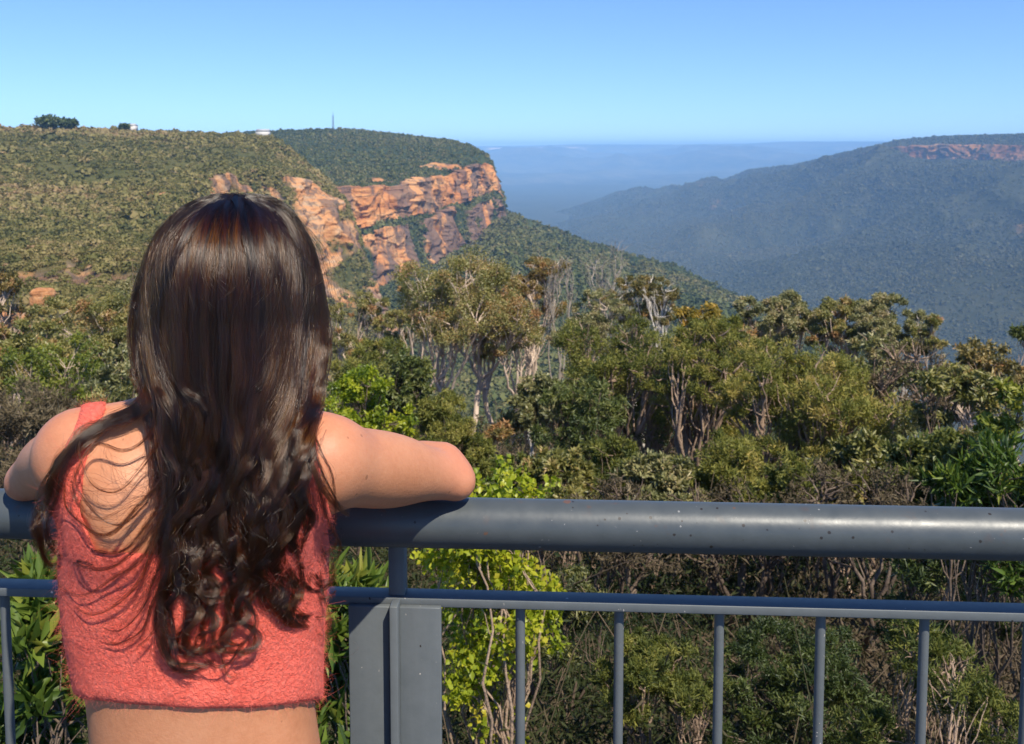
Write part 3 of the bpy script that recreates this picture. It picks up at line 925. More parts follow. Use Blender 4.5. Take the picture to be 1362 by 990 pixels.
# --- middle band
T("shrub", "leafy yellow-green shrub above the woman's right shoulder", "shrub", 478, 486, 13, 150, "yellow", 130, crown=.85, lobes=9, clumps=17, leaves=60, L=.055, Wd=.034, csize=.32, bark="brown", group=SHR, tmean=.3)
T("shrub", "dark olive bush behind the yellow-green shrub", "shrub", 530, 468, 26, 110, "dark", 131, crown=.88, lobes=11, clumps=16, leaves=70, L=.12, Wd=.045, bark="brown", flat=.9, group=SHR, tmean=.7)
T("shrub", "mid-green feathery bush above the woman's elbow", "shrub", 590, 528, 15, 140, "feather", 132, crown=.88, lobes=22, clumps=18, leaves=80, L=0.064, Wd=.016, up=.5, droop=0, bark="tan", flat=.9, ls_=.66, group=SHR, tmean=.4)
T("shrub", "dry rust-coloured little bush at the foot of the tallest gum", "shrub", 662, 562, 24, 50, "rust", 133, crown=.9, lobes=4, clumps=12, leaves=45, L=.1, Wd=.035, bark="brown", group=SHR, tmean=.8)
T("shrub", "dark feathery tea tree with gnarled limbs right of the white dead trunk", "tree", 838, 425, 19, 210, "feather", 134, crown=.88, stems=3, lobes=28, clumps=17, leaves=85, L=0.080, Wd=.018, up=.5, droop=0, bark="tan", trunk_r=.12, csize=.34, flat=.9, ls_=.66, group=SHR, tmean=.28, bare=42)
T("shrub", "low tangled dark bush in front of the gnarled tea tree", "shrub", 775, 505, 16, 130, "dark", 135, crown=.88, stems=2, lobes=11, clumps=15, leaves=70, L=.09, Wd=.02, bark="brown", flat=.9, group=SHR, bare=12, tmean=.6)
T("shrub", "tall upright tea tree between the gnarled one and the bright one", "tree", 945, 428, 17, 170, "feather", 136, crown=.88, stems=3, lobes=25, clumps=17, leaves=85, L=0.072, Wd=.016, up=.7, droop=0, bark="tan", trunk_r=.1, csize=.32, flat=.9, ls_=.66, group=SHR, tmean=.45, bare=36)
T("shrub", "brightest broad tea tree in the middle right with feathery sprays", "tree", 1075, 462, 14, 250, "feather", 137, crown=.88, stems=4, lobes=34, clumps=18, leaves=90, L=0.068, Wd=.014, up=.8, droop=0, bark="tan", trunk_r=.09, csize=.32, flat=.9, ls_=.66, group=SHR, tmean=.55, bare=42)
T("shrub", "half-dead twiggy tea tree with a curved pale trunk at the right", "tree", 1212, 458, 15, 120, "dry", 138, crown=.5, stems=2, lobes=6, clumps=12, leaves=24, L=.08, Wd=.016, up=.3, droop=0, bark="tan", trunk_r=.085, bare=40, group=SHR, tmean=.4)
T("shrub", "olive bush at the right behind the twiggy half-dead one", "shrub", 1290, 490, 13, 130, "olive", 139, crown=.85, stems=2, lobes=7, clumps=15, leaves=60, L=.08, Wd=.03, bark="brown", group=SHR, bare=10, tmean=.4)
T("shrub", "yellowish leafy bush at the right edge above the handrail", "shrub", 1352, 505, 9.5, 110, "lime", 140, crown=.9, lobes=6, clumps=14, leaves=48, L=.06, Wd=.03, bark="brown", group=SHR, tmean=.6)
T("shrub", "fresh green pointed-leaf shrub touching the right end of the handrail", "shrub", 1325, 590, 5.5, 170, "glossy", 141, crown=.9, lobes=7, clumps=15, leaves=40, L=.07, Wd=.016, up=.8, droop=0, bark="brown", group=SHR, tmean=.35)
T("shrub", "dry brown grassy scrub left of the woman's arm", "shrub", 40, 508, 15, 190, "dry", 142, crown=.95, lobes=8, clumps=18, leaves=70, L=.1, Wd=.014, up=.6, droop=0, bark="brown", group=SHR, tmean=.55, bare=20)
T("shrub", "dull scrub between the woman's shoulder and the yellowish bush", "shrub", 140, 520, 12, 130, "olive", 143, crown=.95, lobes=6, clumps=16, leaves=60, L=.06, Wd=.015, up=.5, droop=0, bark="brown", group=SHR, tmean=.4, bare=10)
# --- close to the railing
T("sapling", "bright yellow-green round-leaved sapling behind the railing post", "shrub", 652, 598, 4.0, 190, "yellow", 150, crown=.99, stems=2, lobes=36, clumps=13, leaves=19, L=.027, Wd=.023, csize=.34, twig=.12, zlo=-1.1, bark="tan", trunk_r=.017, group=SHR, droop=.2, tmean=.55, flat=1.0, lean=.04)
T("shrub", "glossy long-leaved shrub low at the left of the woman's waist", "shrub", 62, 775, 2.5, 190, "glossy", 151, crown=.9, lobes=7, clumps=11, leaves=19, L=0.068, Wd=0.0180, up=.9, droop=0, bark="brown", group=SHR, flat=1.0, tmean=0.50)
T("shrub", "glossy long-leaved shrub between the woman's waist and the railing post", "shrub", 440, 770, 2.5, 170, "glossy", 152, crown=.9, lobes=7, clumps=11, leaves=19, L=0.068, Wd=0.0180, up=.9, droop=0, bark="brown", group=SHR, flat=1.0, tmean=0.50)
T("shrub", "brown twiggy bush behind the first two balusters right of the sapling", "shrub", 820, 650, 9, 190, "dry", 153, crown=.8, stems=4, lobes=8, clumps=15, leaves=34, L=.06, Wd=.014, bark="brown", trunk_r=.05, group=SHR, bare=40, tmean=.35)
T("shrub", "shaded fine-leaved bush low behind the second baluster", "shrub", 872, 850, 4.6, 190, "feather", 154, crown=.9, stems=3, lobes=11, clumps=15, leaves=114, L=0.026, Wd=0.0059, up=.6, droop=0, bark="tan", ls_=.66, group=SHR, tmean=0.21)  # low tone puts the shade under the rail into the leaf colour
T("shrub", "thicket of bare brown stems under the middle of the handrail", "shrub", 985, 640, 9.5, 230, "dry", 155, crown=.7, stems=5, lobes=9, clumps=14, leaves=26, L=.06, Wd=.014, bark="brown", trunk_r=.06, group=SHR, bare=50, tmean=.3)
T("shrub", "dark bush behind the third and fourth balusters", "shrub", 1060, 850, 5.0, 230, "dark", 156, crown=.9, stems=3, lobes=8, clumps=15, leaves=166, L=0.030, Wd=0.0072, up=.4, droop=0, bark="brown", group=SHR, tmean=0.30)  # tone lowered: shade painted into these leaves
T("shrub", "twiggy brown scrub above the right part of the handrail", "shrub", 1150, 620, 9, 200, "dry", 157, crown=.85, stems=4, lobes=8, clumps=14, leaves=34, L=.06, Wd=.014, bark="brown", trunk_r=.05, group=SHR, bare=40, tmean=.3)
T("shrub", "deep green shaded bush between the handrail and the mid rail at the right", "shrub", 1290, 690, 6.5, 230, "dark", 158, crown=.9, stems=3, lobes=8, clumps=16, leaves=106, L=0.045, Wd=0.0105, up=.4, droop=0, bark="brown", group=SHR, tmean=0.27)  # shade painted in through a low leaf tone
T("shrub", "fine dark sprays at the lower right corner behind the balusters", "shrub", 1250, 850, 3.6, 260, "feather", 159, crown=.9, stems=4, lobes=13, clumps=14, leaves=81, L=0.030, Wd=0.0053, up=.5, droop=0, bark="tan", ls_=.66, group=SHR, tmean=0.07, bare=72)  # lowest tone here, the corner's shade is in the leaf colour
T("shrub", "dull green bush low behind the yellow-green sapling", "shrub", 740, 760, 6.0, 160, "olive", 160, crown=.9, stems=3, lobes=7, clumps=14, leaves=88, L=0.038, Wd=0.0105, bark="brown", group=SHR, tmean=0.18, bare=16)  # leaf tone lowered to paint in the shade below the rail


# --- infill between the taller plants, down to the handrail
for q in (
    ("rounded dull-green bush low between the tallest gum and the tangled dark bush", 655, 606, 18, 110, "dark", 0.75),
    ("pale olive bush just above the handrail beside the yellow-green sapling", 745, 600, 11, 120, "olive", .45),
    ("dark feathery bush above the handrail over the first baluster", 812, 585, 12.5, 130, "feather", .22),
    ("khaki bush above the handrail over the second baluster", 880, 610, 11, 130, "grey", .45),
    ("broad green bush above the handrail over the third baluster", 955, 580, 12, 160, "feather", .4),
    ("feathery bush above the handrail over the fourth baluster", 1060, 600, 10.5, 150, "feather", .3),
    ("olive bush above the handrail between the fourth and fifth balusters", 1140, 575, 11.5, 150, "olive", .35),
    ("bushy dark shrub above the handrail right of the curved pale trunk", 1245, 570, 10, 140, "dark", .8),
    ("grey-green bush filling the gap behind the brightest broad tea tree", 1150, 440, 22, 150, "grey", .5),
    ("olive bush filling the gap behind the upright tea tree", 985, 432, 24, 130, "olive", .5),
    ("dark green bush at the foot of the thin bare-stemmed gum", 500, 455, 34, 130, "feather", .35),
    ("grey bush among the pale trunks right of the tallest gum", 720, 500, 26, 110, "grey", .4),
    ("olive bush at the far left under the orange-brown bush", 22, 430, 36, 130, "olive", .5),
    ("khaki bush between the yellowish bush and the woman's hair", 150, 470, 22, 130, "grey", .45),
    ("dry feathery bush behind the woman's left shoulder", 95, 545, 9, 120, "dry", .6),
):
    i_ = 200 + int(q[1])
    T("shrub", q[0], "shrub", q[1], q[2], q[3], q[4], q[5], i_, crown=.95, stems=3, lobes=12, clumps=15, leaves=95 if q[5] != "dry" else 60,
      L=.036 + .003 * q[3], Wd=(.007 + .0007 * q[3]) * (1 if q[5] in ("feather", "dry") else 2.1), up=.4, droop=0, bark="tan", flat=.9, group=SHR, tmean=q[6], bare=26, twig=.5, ls_=.75)

# --- undergrowth between the plants: nobody could count it
g = np.random.default_rng(77)
n = 9000
rr = 2.3 * (60 / 2.3) ** g.random(n)
aa = g.uniform(R(-46), R(46), n)
ux, uy = np.sin(aa) * rr, np.cos(aa) * rr
k = uy > 1.9
ux, uy, rr = ux[k], uy[k], rr[k]
n = len(ux)
uz = ground_z(ux, uy)
hs = np.exp(g.normal(0, 0.4, n)) * (0.2 + 0.018 * rr)
per = 34
ci = np.repeat(np.arange(n), per)
off = g.normal(size=(n * per, 3)) * np.array([0.55, 0.55, 0.42])
cp = np.stack([ux, uy, uz + hs * 0.45], -1)[ci] + off * hs[ci][:, None]
cp[:, 2] = np.maximum(cp[:, 2], ground_z(cp[:, 0], cp[:, 1]))
v, f = leaf_cards(cp, n * per, 0.034 + 0.0055 * rr[ci], 0.006 + 0.0016 * rr[ci], g, 0, 0.5)
patch = fbm(np.stack([ux * 0.25, uy * 0.25, uz * 0], -1), 3)
tone = np.clip(0.42 + 0.9 * patch[ci] + g.normal(0, 0.12, n * per), 0, 1)
m_under = leaf_mat("undergrowth_leaves", [(0.0, (0.018, 0.03, 0.009)), (0.3, (0.042, 0.05, 0.016)), (0.5, (0.075, 0.06, 0.032)), (0.75, (0.13, 0.095, 0.06)), (1.0, (0.2, 0.145, 0.095))], 0.7, 0.2, 0.2)
ub = MB()
ub.add(v, f, np.repeat(tone, 4))
tn = 1600
ti = g.integers(0, n, tn)
a = np.stack([ux, uy, uz], -1)[ti] + g.normal(size=(tn, 3)) * 0.1 * hs[ti][:, None]
d = g.normal(size=(tn, 3)) * np.array([1, 1, .5]) + np.array([0, 0, 1.1])
b = a + d * hs[ti][:, None] * 1.1
m1 = a + (b - a) * 0.5 + g.normal(size=(tn, 3)) * 0.16 * hs[ti][:, None]
tt = np.linspace(0, 1, 5)[None, :, None]
pth = a[:, None] * (1 - tt) ** 2 + 2 * m1[:, None] * tt * (1 - tt) + b[:, None] * tt ** 2
v, f = tubes(pth, (0.003 + 0.0005 * rr[ti])[:, None] * np.linspace(1, 0.35, 5)[None], 4)
ub.add(v, f, np.repeat(np.clip(0.8 + g.normal(0, 0.12, tn), 0, 1), 20))
o = ub.build("undergrowth", m_under)
tag(o, "brown and green undergrowth filling the slope between the shrubs", "undergrowth", None, "stuff")

# --- small far-off things: skyline trees, mast, roofs, outcrops
for (px, top, wpx, sd, lab) in ((64, 155, 34, 301, "dark round tree clump standing highest on the left skyline"), (92, 159, 22, 302, "smaller dark tree just right of the round skyline clump"),
                                (165, 166.5, 12, 303, "tiny lone tree on the left skyline above the hillside")):
    tp = PR(px, top, 636)
    half = wpx / F * 640 * 0.5
    gz0 = PR(px, 170.5, 640)[2]
    rt = empty("skyline_tree", (tp[0], tp[1], gz0), lab, "tree", "trees on the left skyline")
    hh = tp[2] - gz0
    v, f = tubes(np.array([[[tp[0], tp[1], gz0 - 2], [tp[0] + .2, tp[1], gz0 + hh * .4], [tp[0], tp[1], tp[2] - 1]]]), np.array([[.5, .4, .15]]), 6)
    mesh_obj("trunk", v, f, BK["brown"], rt)
    g = np.random.default_rng(sd)
    n = 1500
    d = g.normal(size=(n, 3)); d /= np.linalg.norm(d, axis=1, keepdims=True)
    lum = 1 + .35 * vnoise(d * 2 + sd)
    cp = np.array([tp[0], tp[1], gz0 + hh * .55]) + d * lum[:, None] * np.array([half * .85, half * .85, hh * .42]) * (g.random(n) ** .4)[:, None]
    v, f = leaf_cards(cp, n, 1.5, 1.1, g)
    mesh_obj("crown", v, f, LF["dark"], rt, False, {"tone": np.repeat(np.clip(.4 + g.normal(0, .2, n), 0, 1), 4)})

m_mast = NT("galvanised_steel"); m_mast = m_mast.done(m_mast.bsdf((0.2, 0.21, 0.23), 0.5, Metallic=0.6))
bp, tpp = PR(443, 174, 1300), PR(443, 153, 1300)
mb = MB()
hh = tpp[2] - bp[2]
for sx, sy in ((-1, -1), (1, -1), (0, 1)):
    v, f = tubes(np.array([[bp + [sx * 1.4, sy * 1.4, -4], tpp + [sx * .5, sy * .5, 0]]]), np.array([[.32, .25]]), 5); mb.add(v, f)
for q in np.linspace(0.05, .97, 9):
    c0 = bp + (tpp - bp) * q
    v, f = box(c0, (1.4 - .9 * q, 0, 0), (0, .12, 0), (0, 0, .12)); mb.add(v, f)
    v, f = box(c0, (.12, 0, 0), (0, 1.4 - .9 * q, 0), (0, 0, .13)); mb.add(v, f)
rt = empty("radio_mast", bp, "thin lattice radio mast on the skyline above the cliffs", "mast")
mb.build("lattice", m_mast, rt)
v, f = tubes(np.array([[tpp, tpp + [0, 0, 5]]]), np.array([[.22, .12]]), 6)
mesh_obj("antenna", v, f, m_mast, rt)

m_wall = NT("pale_render"); m_wall = m_wall.done(m_wall.bsdf((0.6, 0.57, 0.52), 0.8))
m_roof = NT("grey_roof"); m_roof = m_roof.done(m_roof.bsdf((0.4, 0.4, 0.4), 0.6))
for (px, py, wpx, lab) in ((177, 169, 6, "tiny pale house on the left skyline"), (350, 176, 15, "low pale building where the left hill meets the far plateau")):
    r0 = 640 if px < 300 else 660
    c0 = PR(px, py, r0)
    w = wpx / F * r0 * .5
    rt = empty("house", c0 - [0, 0, 3], lab, "house", "houses on the skyline")
    v, f = box(c0 - [0, 0, 1.2], (w, 0, 0), (0, 4, 0), (0, 0, 2.0))
    mesh_obj("wall", v, f, m_wall, rt)
    z0, z1 = c0[2] + .82, c0[2] + 2.0
    v = [(c0[0] + i * w * 1.06, c0[1] + j * 4.4, z0) for i in (-1, 1) for j in (-1, 1)] + [(c0[0] - w * 1.06, c0[1], z1), (c0[0] + w * 1.06, c0[1], z1)]
    rf = mesh_obj("roof", np.array(v), [np.array([[0, 2, 5, 4], [3, 1, 4, 5], [0, 1, 3, 2]]), np.array([[1, 0, 4], [2, 3, 5]])], m_roof, rt)

# --- orange boulders at the left
t = NT("orange_boulder_stone")
pos = t.pos()
a, b = t.noise(1.0, 5, .6, t.mapping((.5, .5, 3.0), pos), .5), t.noise(2.5, 5, .7, pos)
c = t.ramp(t.math("ADD", t.math("MULTIPLY", a, .6), t.math("MULTIPLY", b, .4)), [(.32, (.1, .05, .03)), (.45, (.42, .17, .06)), (.58, (.52, .27, .12)), (.72, (.3, .2, .14))])
m_bould = t.done(t.bsdf(c, .9, t.bump(b, .7, .3)))
for (px, py, r0, wpx, hpx, sd, lab) in ((57, 397, 108, 24, 24, 401, "squared orange boulder standing alone in the scrub at left"), (3, 440, 62, 52, 40, 402, "stack of pinkish boulders cut by the left edge")):
    c0 = PR(px, py, r0)
    nu, nv = 60, 40
    u, vv = np.meshgrid(np.linspace(0, 2 * np.pi, nu, endpoint=False), np.linspace(0, np.pi, nv), indexing="ij")
    d = np.stack([np.cos(u) * np.sin(vv), np.sin(u) * np.sin(vv), np.cos(vv)], -1)
    d = np.sign(d) * np.abs(d) ** .55
    d = d * (1 + .16 * fbm(d * 1.7 + sd, 4) + .1 * ridged(d * np.array([.6, .6, 3.2]) + sd, 3))[..., None]
    w, h_ = wpx / F * r0 * .5, hpx / F * r0 * .5
    v = c0 + d * np.array([w, w, h_])
    i = np.arange(nu)[:, None] * nv + np.arange(nv - 1)[None]
    i2 = ((np.arange(nu) + 1) % nu)[:, None] * nv + np.arange(nv - 1)[None]
    o = mesh_obj("boulder", v.reshape(-1, 3), np.stack([i, i + 1, i2 + 1, i2], -1).reshape(-1, 4), m_bould, None, True)
    tag(o, lab, "boulder", "orange boulders on the left slope")
# ================================================================== LOOKOUT DECK AND RAILING
RL = P(0, 683, 1.235)                                           # points on the handrail's axis
zr = RL[2]
RR = P(1362, 711, (CAMZ - zr) / (CAMZ - P(0, 711, 1.0)[2]))
ax = (RR - RL) / np.linalg.norm(RR - RL)
out = np.array([-ax[1], ax[0], 0.0])                            # away from the viewer
TR = 0.0305


def on_rail(px, off=0.0, z=0.0):
    """point on the railing line below photo column px, off metres beyond the handrail's axis, at height z"""
    k = (px - W / 2) / F
    o = RL + out * off
    # solve (o + t*ax - CP): x = k * depth
    A = ax @ RGT - k * (ax @ FWD)
    q = o.copy()
    q[2] = z
    q = q - CP
    tt = -(q @ RGT - k * (q @ FWD)) / A
    return CP + q + ax * tt


t = NT("grey_blue_rail_paint")
pos = t.pos()
sp = t.noise(260.0, 2, 0.5, pos)
pat = t.noise(9.0, 4, 0.6, pos)
chip = t.math("MULTIPLY", t.mrange(sp, 0.74, 0.76), t.mrange(pat, 0.46, 0.60))
mott = t.noise(35.0, 5, 0.6, pos)
c = t.mix(mott, (0.047, 0.056, 0.061), (0.070, 0.081, 0.086))
rust_n = t.noise(48.0, 3, 0.5, pos)
rusty = t.mrange(rust_n, 0.70, 0.76)
c = t.mix(t.math("MULTIPLY", rusty, 0.5), c, (0.10, 0.06, 0.045))
c = t.mix(chip, c, (0.3, 0.29, 0.28))


def specks(t, pos, scale, size, share):
    """crisp little spots: a share of the cells carries one"""
    v = t.n("TexVoronoi")
    v.inputs["Scale"].default_value = scale
    t.t.links.new(pos, v.inputs["Vector"])
    sp_ = t.n("SeparateColor")
    t.t.links.new(v.outputs["Color"], sp_.inputs[0])
    wob = t.math("ADD", v.outputs["Distance"], t.math("MULTIPLY", t.math("SUBTRACT", t.noise(scale * 4, 3, .6, pos), .5), .16))
    near = t.math("LESS_THAN", wob, t.math("MULTIPLY", sp_.outputs[1], size))
    return t.math("MULTIPLY", near, t.math("LESS_THAN", sp_.outputs[0], share))


pits = specks(t, pos, 110.0, 0.22, 0.3)
halo = t.mrange(t.noise(30.0, 4, 0.6, pos), 0.62, 0.72)
c = t.mix(t.math("MULTIPLY", halo, 0.4), c, (0.085, 0.06, 0.05))
c = t.mix(pits, c, (0.022, 0.018, 0.016))
c = t.mix(specks(t, pos, 90.0, 0.18, 0.08), c, (0.2, 0.2, 0.195))
c = t.mix(specks(t, pos, 30.0, 0.25, 0.16), c, (0.12, 0.065, 0.042))
m_rail = t.done(t.bsdf(c, t.mrange(mott, 0.3, 0.7, 0.34, 0.48), t.bump(mott, 0.12, 0.004), Specular_IOR_Level=0.42))
t = NT("worn_rail_paint")
pos = t.pos()
mott = t.noise(40.0, 5, 0.65, pos)
scr = t.noise(1.0, 4, 0.6, t.mapping((60, 60, 5), pos), 0.4)
chip = t.math("MULTIPLY", t.mrange(t.noise(150.0, 2, 0.5, pos), 0.73, 0.75), t.mrange(t.noise(14.0, 3, 0.6, pos), 0.45, 0.55))
c = t.mix(t.math("ADD", t.math("MULTIPLY", mott, 0.6), t.math("MULTIPLY", scr, 0.4)), (0.075, 0.086, 0.092), (0.135, 0.148, 0.155))
c = t.mix(chip, c, (0.5, 0.45, 0.4))
c = t.mix(specks(t, pos, 45.0, 0.22, 0.05), c, (0.4, 0.38, 0.35))
c = t.mix(specks(t, pos, 60.0, 0.2, 0.10), c, (0.025, 0.02, 0.018))
m_flat = t.done(t.bsdf(c, t.mrange(mott, 0.3, 0.7, 0.38, 0.5), t.bump(mott, 0.15, 0.003), Specular_IOR_Level=0.2))

rail = empty("railing", on_rail(529, 0.06, 0.0), "blue-grey steel railing with a thick round handrail, flat mid rail and thin uprights", "railing")
a, b = on_rail(-420, 0, zr), on_rail(1900, 0, zr)
n = 60
pth = np.linspace(a, b, n)[None]
v, f = tubes(pth, np.full((1, n), TR), 64, False)
mesh_obj("handrail", v, f, m_rail, rail, True)


def bevel_box(c, hx, hy, hz, bev, name, parent, mat):
    v, f = box(c, ax * hx, out * hy, np.array([0, 0, hz]))
    o = mesh_obj(name, v, f, mat, parent)
    m = o.modifiers.new("edge", "BEVEL")
    m.width, m.segments = bev, 2
    return o


OFF = 0.0445                                                    # mid rail axis beyond the handrail
zm = zr - 0.1178
HM = 0.0058
mid = on_rail(740, OFF, zm)
bevel_box((on_rail(-420, OFF, zm) + on_rail(1900, OFF, zm)) * .5, np.linalg.norm(on_rail(-420, OFF, zm) - on_rail(1900, OFF, zm)) * .5, 0.0148, HM, 0.0015, "mid_rail", rail, m_flat)
bevel_box((on_rail(-420, OFF, .1) + on_rail(1900, OFF, .1)) * .5, np.linalg.norm(on_rail(-420, OFF, .1) - on_rail(1900, OFF, .1)) * .5, 0.0148, HM, 0.0015, "bottom_rail", rail, m_flat)
for px in (-127, 8, 142, 276, 398, 692, 823, 956, 1090.5, 1228, 1366, 1502):
    c0 = on_rail(px, OFF + 0.004, zm - 0.06)
    p = np.array([[c0 * [1, 1, 0] + [0, 0, 0.1 + HM], c0 * [1, 1, 0] + [0, 0, zm - HM]]])
    v, f = tubes(p, np.full((1, 2), 0.0062), 20, False)
    o = mesh_obj("baluster", v, f, m_flat, rail, True)
pz0, pz1 = 0.0, zm + HM + 0.0015
pc = on_rail(529, OFF, zm)
post = bevel_box(np.array([pc[0], pc[1], (0.012 + zr - .02) / 2]) + out * 0.004, 0.0105, 0.0115, (zr - .02 - 0.012) / 2, 0.002, "post", rail, m_flat)
lug = bevel_box(np.array([pc[0], pc[1], zr]) - out * 0.033 - np.array([0, 0, .012]), 0.011, 0.03, 0.010, 0.002, "bracket", post, m_flat)
for s, px in ((-1, 496.5), (1, 562.5)):
    q = on_rail(px, OFF - 0.019, 0.5)
    bevel_box(np.array([q[0], q[1], (0.09 + zm - 0.002) / 2]), 0.0265, 0.0045, (zm - 0.002 - 0.09) / 2, 0.0015, "plate", post, m_flat)
q = on_rail(529.5, OFF - 0.028, 0.5)
bevel_box(np.array([q[0], q[1], (0.012 + zm + 0.006) / 2]), 0.0052, 0.012, (zm + 0.006 - 0.012) / 2, 0.0015, "fin", post, m_flat)
bevel_box(np.array([pc[0], pc[1], 0.006]), 0.09, 0.06, 0.006, 0.002, "base_plate", post, m_flat)

t = NT("deck_asphalt")
pos = t.pos()
n1 = t.noise(6, 6, .65, pos)
m_deck = t.done(t.bsdf(t.ramp(n1, [(.3, (.045, .043, .04)), (.7, (.085, .082, .078))]), .9, t.bump(t.noise(80, 4, .6, pos), .3, .004)))
e0, e1 = on_rail(-900, 0.2, 0), on_rail(2400, 0.2, 0)
v, f = box((e0 + e1) / 2 - out * 2.2 + np.array([0, 0, -0.101]), ax * 4.5, out * 2.2, np.array([0, 0, .1]))
o = mesh_obj("pavement", v, f, m_deck)
tag(o, "dark asphalt lookout platform behind the railing", "pavement", None, "structure")
# ================================================================== THE WOMAN
# bodies are grown from blended volumes; camera-aligned axes (x right, u up, d away) keep her upright to 4 degrees


def C(px, py, d):
    px, py, d = (np.asarray(q, float) for q in (px, py, d))
    return np.stack(np.broadcast_arrays((px - W / 2) / F * d, -(py - CY) / F * d, d), -1)


def to_world(q):
    q = np.asarray(q, float)
    return CP + q[..., :1] * RGT + q[..., 1:2] * UPV + q[..., 2:] * FWD


class Field:
    """signed distance grid with smooth blending, evaluated only near each shape"""

    def __init__(s, lo, hi, vox):
        s.lo, s.vox = np.array(lo, float), vox
        s.n = np.ceil((np.array(hi) - s.lo) / vox).astype(int) + 1
        s.a = np.full(s.n, 0.2, np.float32)

    def block(s, lo, hi, pad):
        i0 = np.clip(np.floor((np.asarray(lo) - pad - s.lo) / s.vox).astype(int), 0, s.n - 1)
        i1 = np.clip(np.ceil((np.asarray(hi) + pad - s.lo) / s.vox).astype(int) + 1, 1, s.n)
        sl = tuple(slice(a, b) for a, b in zip(i0, i1))
        g = np.meshgrid(*[s.lo[k] + s.vox * np.arange(i0[k], i1[k]) for k in range(3)], indexing="ij")
        return sl, np.stack(g, -1)

    def merge(s, sl, d, k, sub=False):
        a = s.a[sl]
        if sub:
            h = np.clip(0.5 - 0.5 * (a + d) / k, 0, 1)
            s.a[sl] = (a * (1 - h) - d * h + k * h * (1 - h)).astype(np.float32)
        else:
            h = np.clip(0.5 + 0.5 * (a - d) / k, 0, 1)
            s.a[sl] = (a * (1 - h) + d * h - k * h * (1 - h)).astype(np.float32)

    def cone(s, a, b, ra, rb, k=0.02, sub=False):
        a, b = np.asarray(a, float), np.asarray(b, float)
        r = max(ra, rb)
        sl, p = s.block(np.minimum(a, b) - r, np.maximum(a, b) + r, 0.06)
        ab = b - a
        t = np.clip(((p - a) @ ab) / (ab @ ab + 1e-12), 0, 1)
        d = np.linalg.norm(p - a - t[..., None] * ab, axis=-1) - (ra + (rb - ra) * t)
        s.merge(sl, d, k, sub)

    def chain(s, pts, rs, k=0.015):
        for i in range(len(pts) - 1):
            s.cone(pts[i], pts[i + 1], rs[i], rs[i + 1], k)

    def limb(s, pts, rs, k=0.03):
        """one smooth tapered limb through pts, blended in as a whole"""
        pts, rs = np.asarray(pts, float), np.asarray(rs, float)
        e = np.concatenate([[2 * pts[0] - pts[1]], pts, [2 * pts[-1] - pts[-2]]])
        re_ = np.concatenate([[rs[0]], rs, [rs[-1]]])
        q, r = [], []
        for i in range(1, len(e) - 2):
            for u in np.linspace(0, 1, 8, endpoint=False):
                cr = lambda a: a[i] + 0.5 * u * (a[i + 1] - a[i - 1] + u * (2 * a[i - 1] - 5 * a[i] + 4 * a[i + 1] - a[i + 2] + u * (3 * (a[i] - a[i + 1]) + a[i + 2] - a[i - 1])))
                q.append(cr(e)); r.append(cr(re_))
        q.append(pts[-1]); r.append(rs[-1])
        q, r = np.array(q), np.array(r)
        sl, p = s.block((q - r[:, None]).min(0), (q + r[:, None]).max(0), 0.06)
        d = np.full(p.shape[:3], 9.0)
        for i in range(len(q) - 1):
            ab = q[i + 1] - q[i]
            t = np.clip(((p - q[i]) @ ab) / (ab @ ab + 1e-12), 0, 1)
            d = np.minimum(d, np.linalg.norm(p - q[i] - t[..., None] * ab, axis=-1) - (r[i] + (r[i + 1] - r[i]) * t))
        s.merge(sl, d, k)

    def ell(s, c, r, k=0.02, sub=False, rot=0.0):
        c, r = np.asarray(c, float), np.asarray(r, float)
        m = r.max()
        sl, p = s.block(c - m, c + m, 0.06)
        q = p - c
        if rot:                                                  # tilt about the x axis
            y, z = q[..., 1] * math.cos(rot) - q[..., 2] * math.sin(rot), q[..., 1] * math.sin(rot) + q[..., 2] * math.cos(rot)
            q = np.stack([q[..., 0], y, z], -1)
        k0 = np.linalg.norm(q / r, axis=-1)
        k1 = np.linalg.norm(q / (r * r), axis=-1) + 1e-9
        s.merge(sl, k0 * (k0 - 1) / k1, k, sub)

    def loft(s, rows, k=0.02, e=2.4):
        """stack of rounded cross-sections: rows of (u, cx, cd, ha, hb), top to bottom"""
        rows = np.array(sorted(rows, key=lambda q: q[0]))
        sl, p = s.block([(rows[:, 1] - rows[:, 3]).min(), rows[0, 0], (rows[:, 2] - rows[:, 4]).min()],
                        [(rows[:, 1] + rows[:, 3]).max(), rows[-1, 0], (rows[:, 2] + rows[:, 4]).max()], 0.06)
        uu = p[0, :, 0, 1]
        un = np.clip(uu, rows[0, 0], rows[-1, 0])
        t = np.interp(un, rows[:, 0], np.arange(len(rows)))
        i = np.clip(t.astype(int), 0, len(rows) - 2)
        f = t - i
        cr = []
        for c in range(1, 5):                                    # Catmull-Rom through the sections
            v = rows[:, c]
            p0, p1, p2, p3 = v[np.clip(i - 1, 0, None)], v[i], v[i + 1], v[np.clip(i + 2, None, len(v) - 1)]
            cr.append(p1 + 0.5 * f * (p2 - p0 + f * (2 * p0 - 5 * p1 + 4 * p2 - p3 + f * (3 * (p1 - p2) + p3 - p0))))
        cx, cd, ha, hb = (q[None, :, None] for q in cr)
        n = ((np.abs(p[..., 0] - cx) / ha) ** e + (np.abs(p[..., 2] - cd) / hb) ** e) ** (1 / e)
        d = (n - 1) * np.minimum(ha, hb)
        over = np.abs(uu - un)[None, :, None]
        d = np.where(over > 0, np.sqrt(np.maximum(d, 0) ** 2 + over ** 2), d)
        s.merge(sl, d, k)

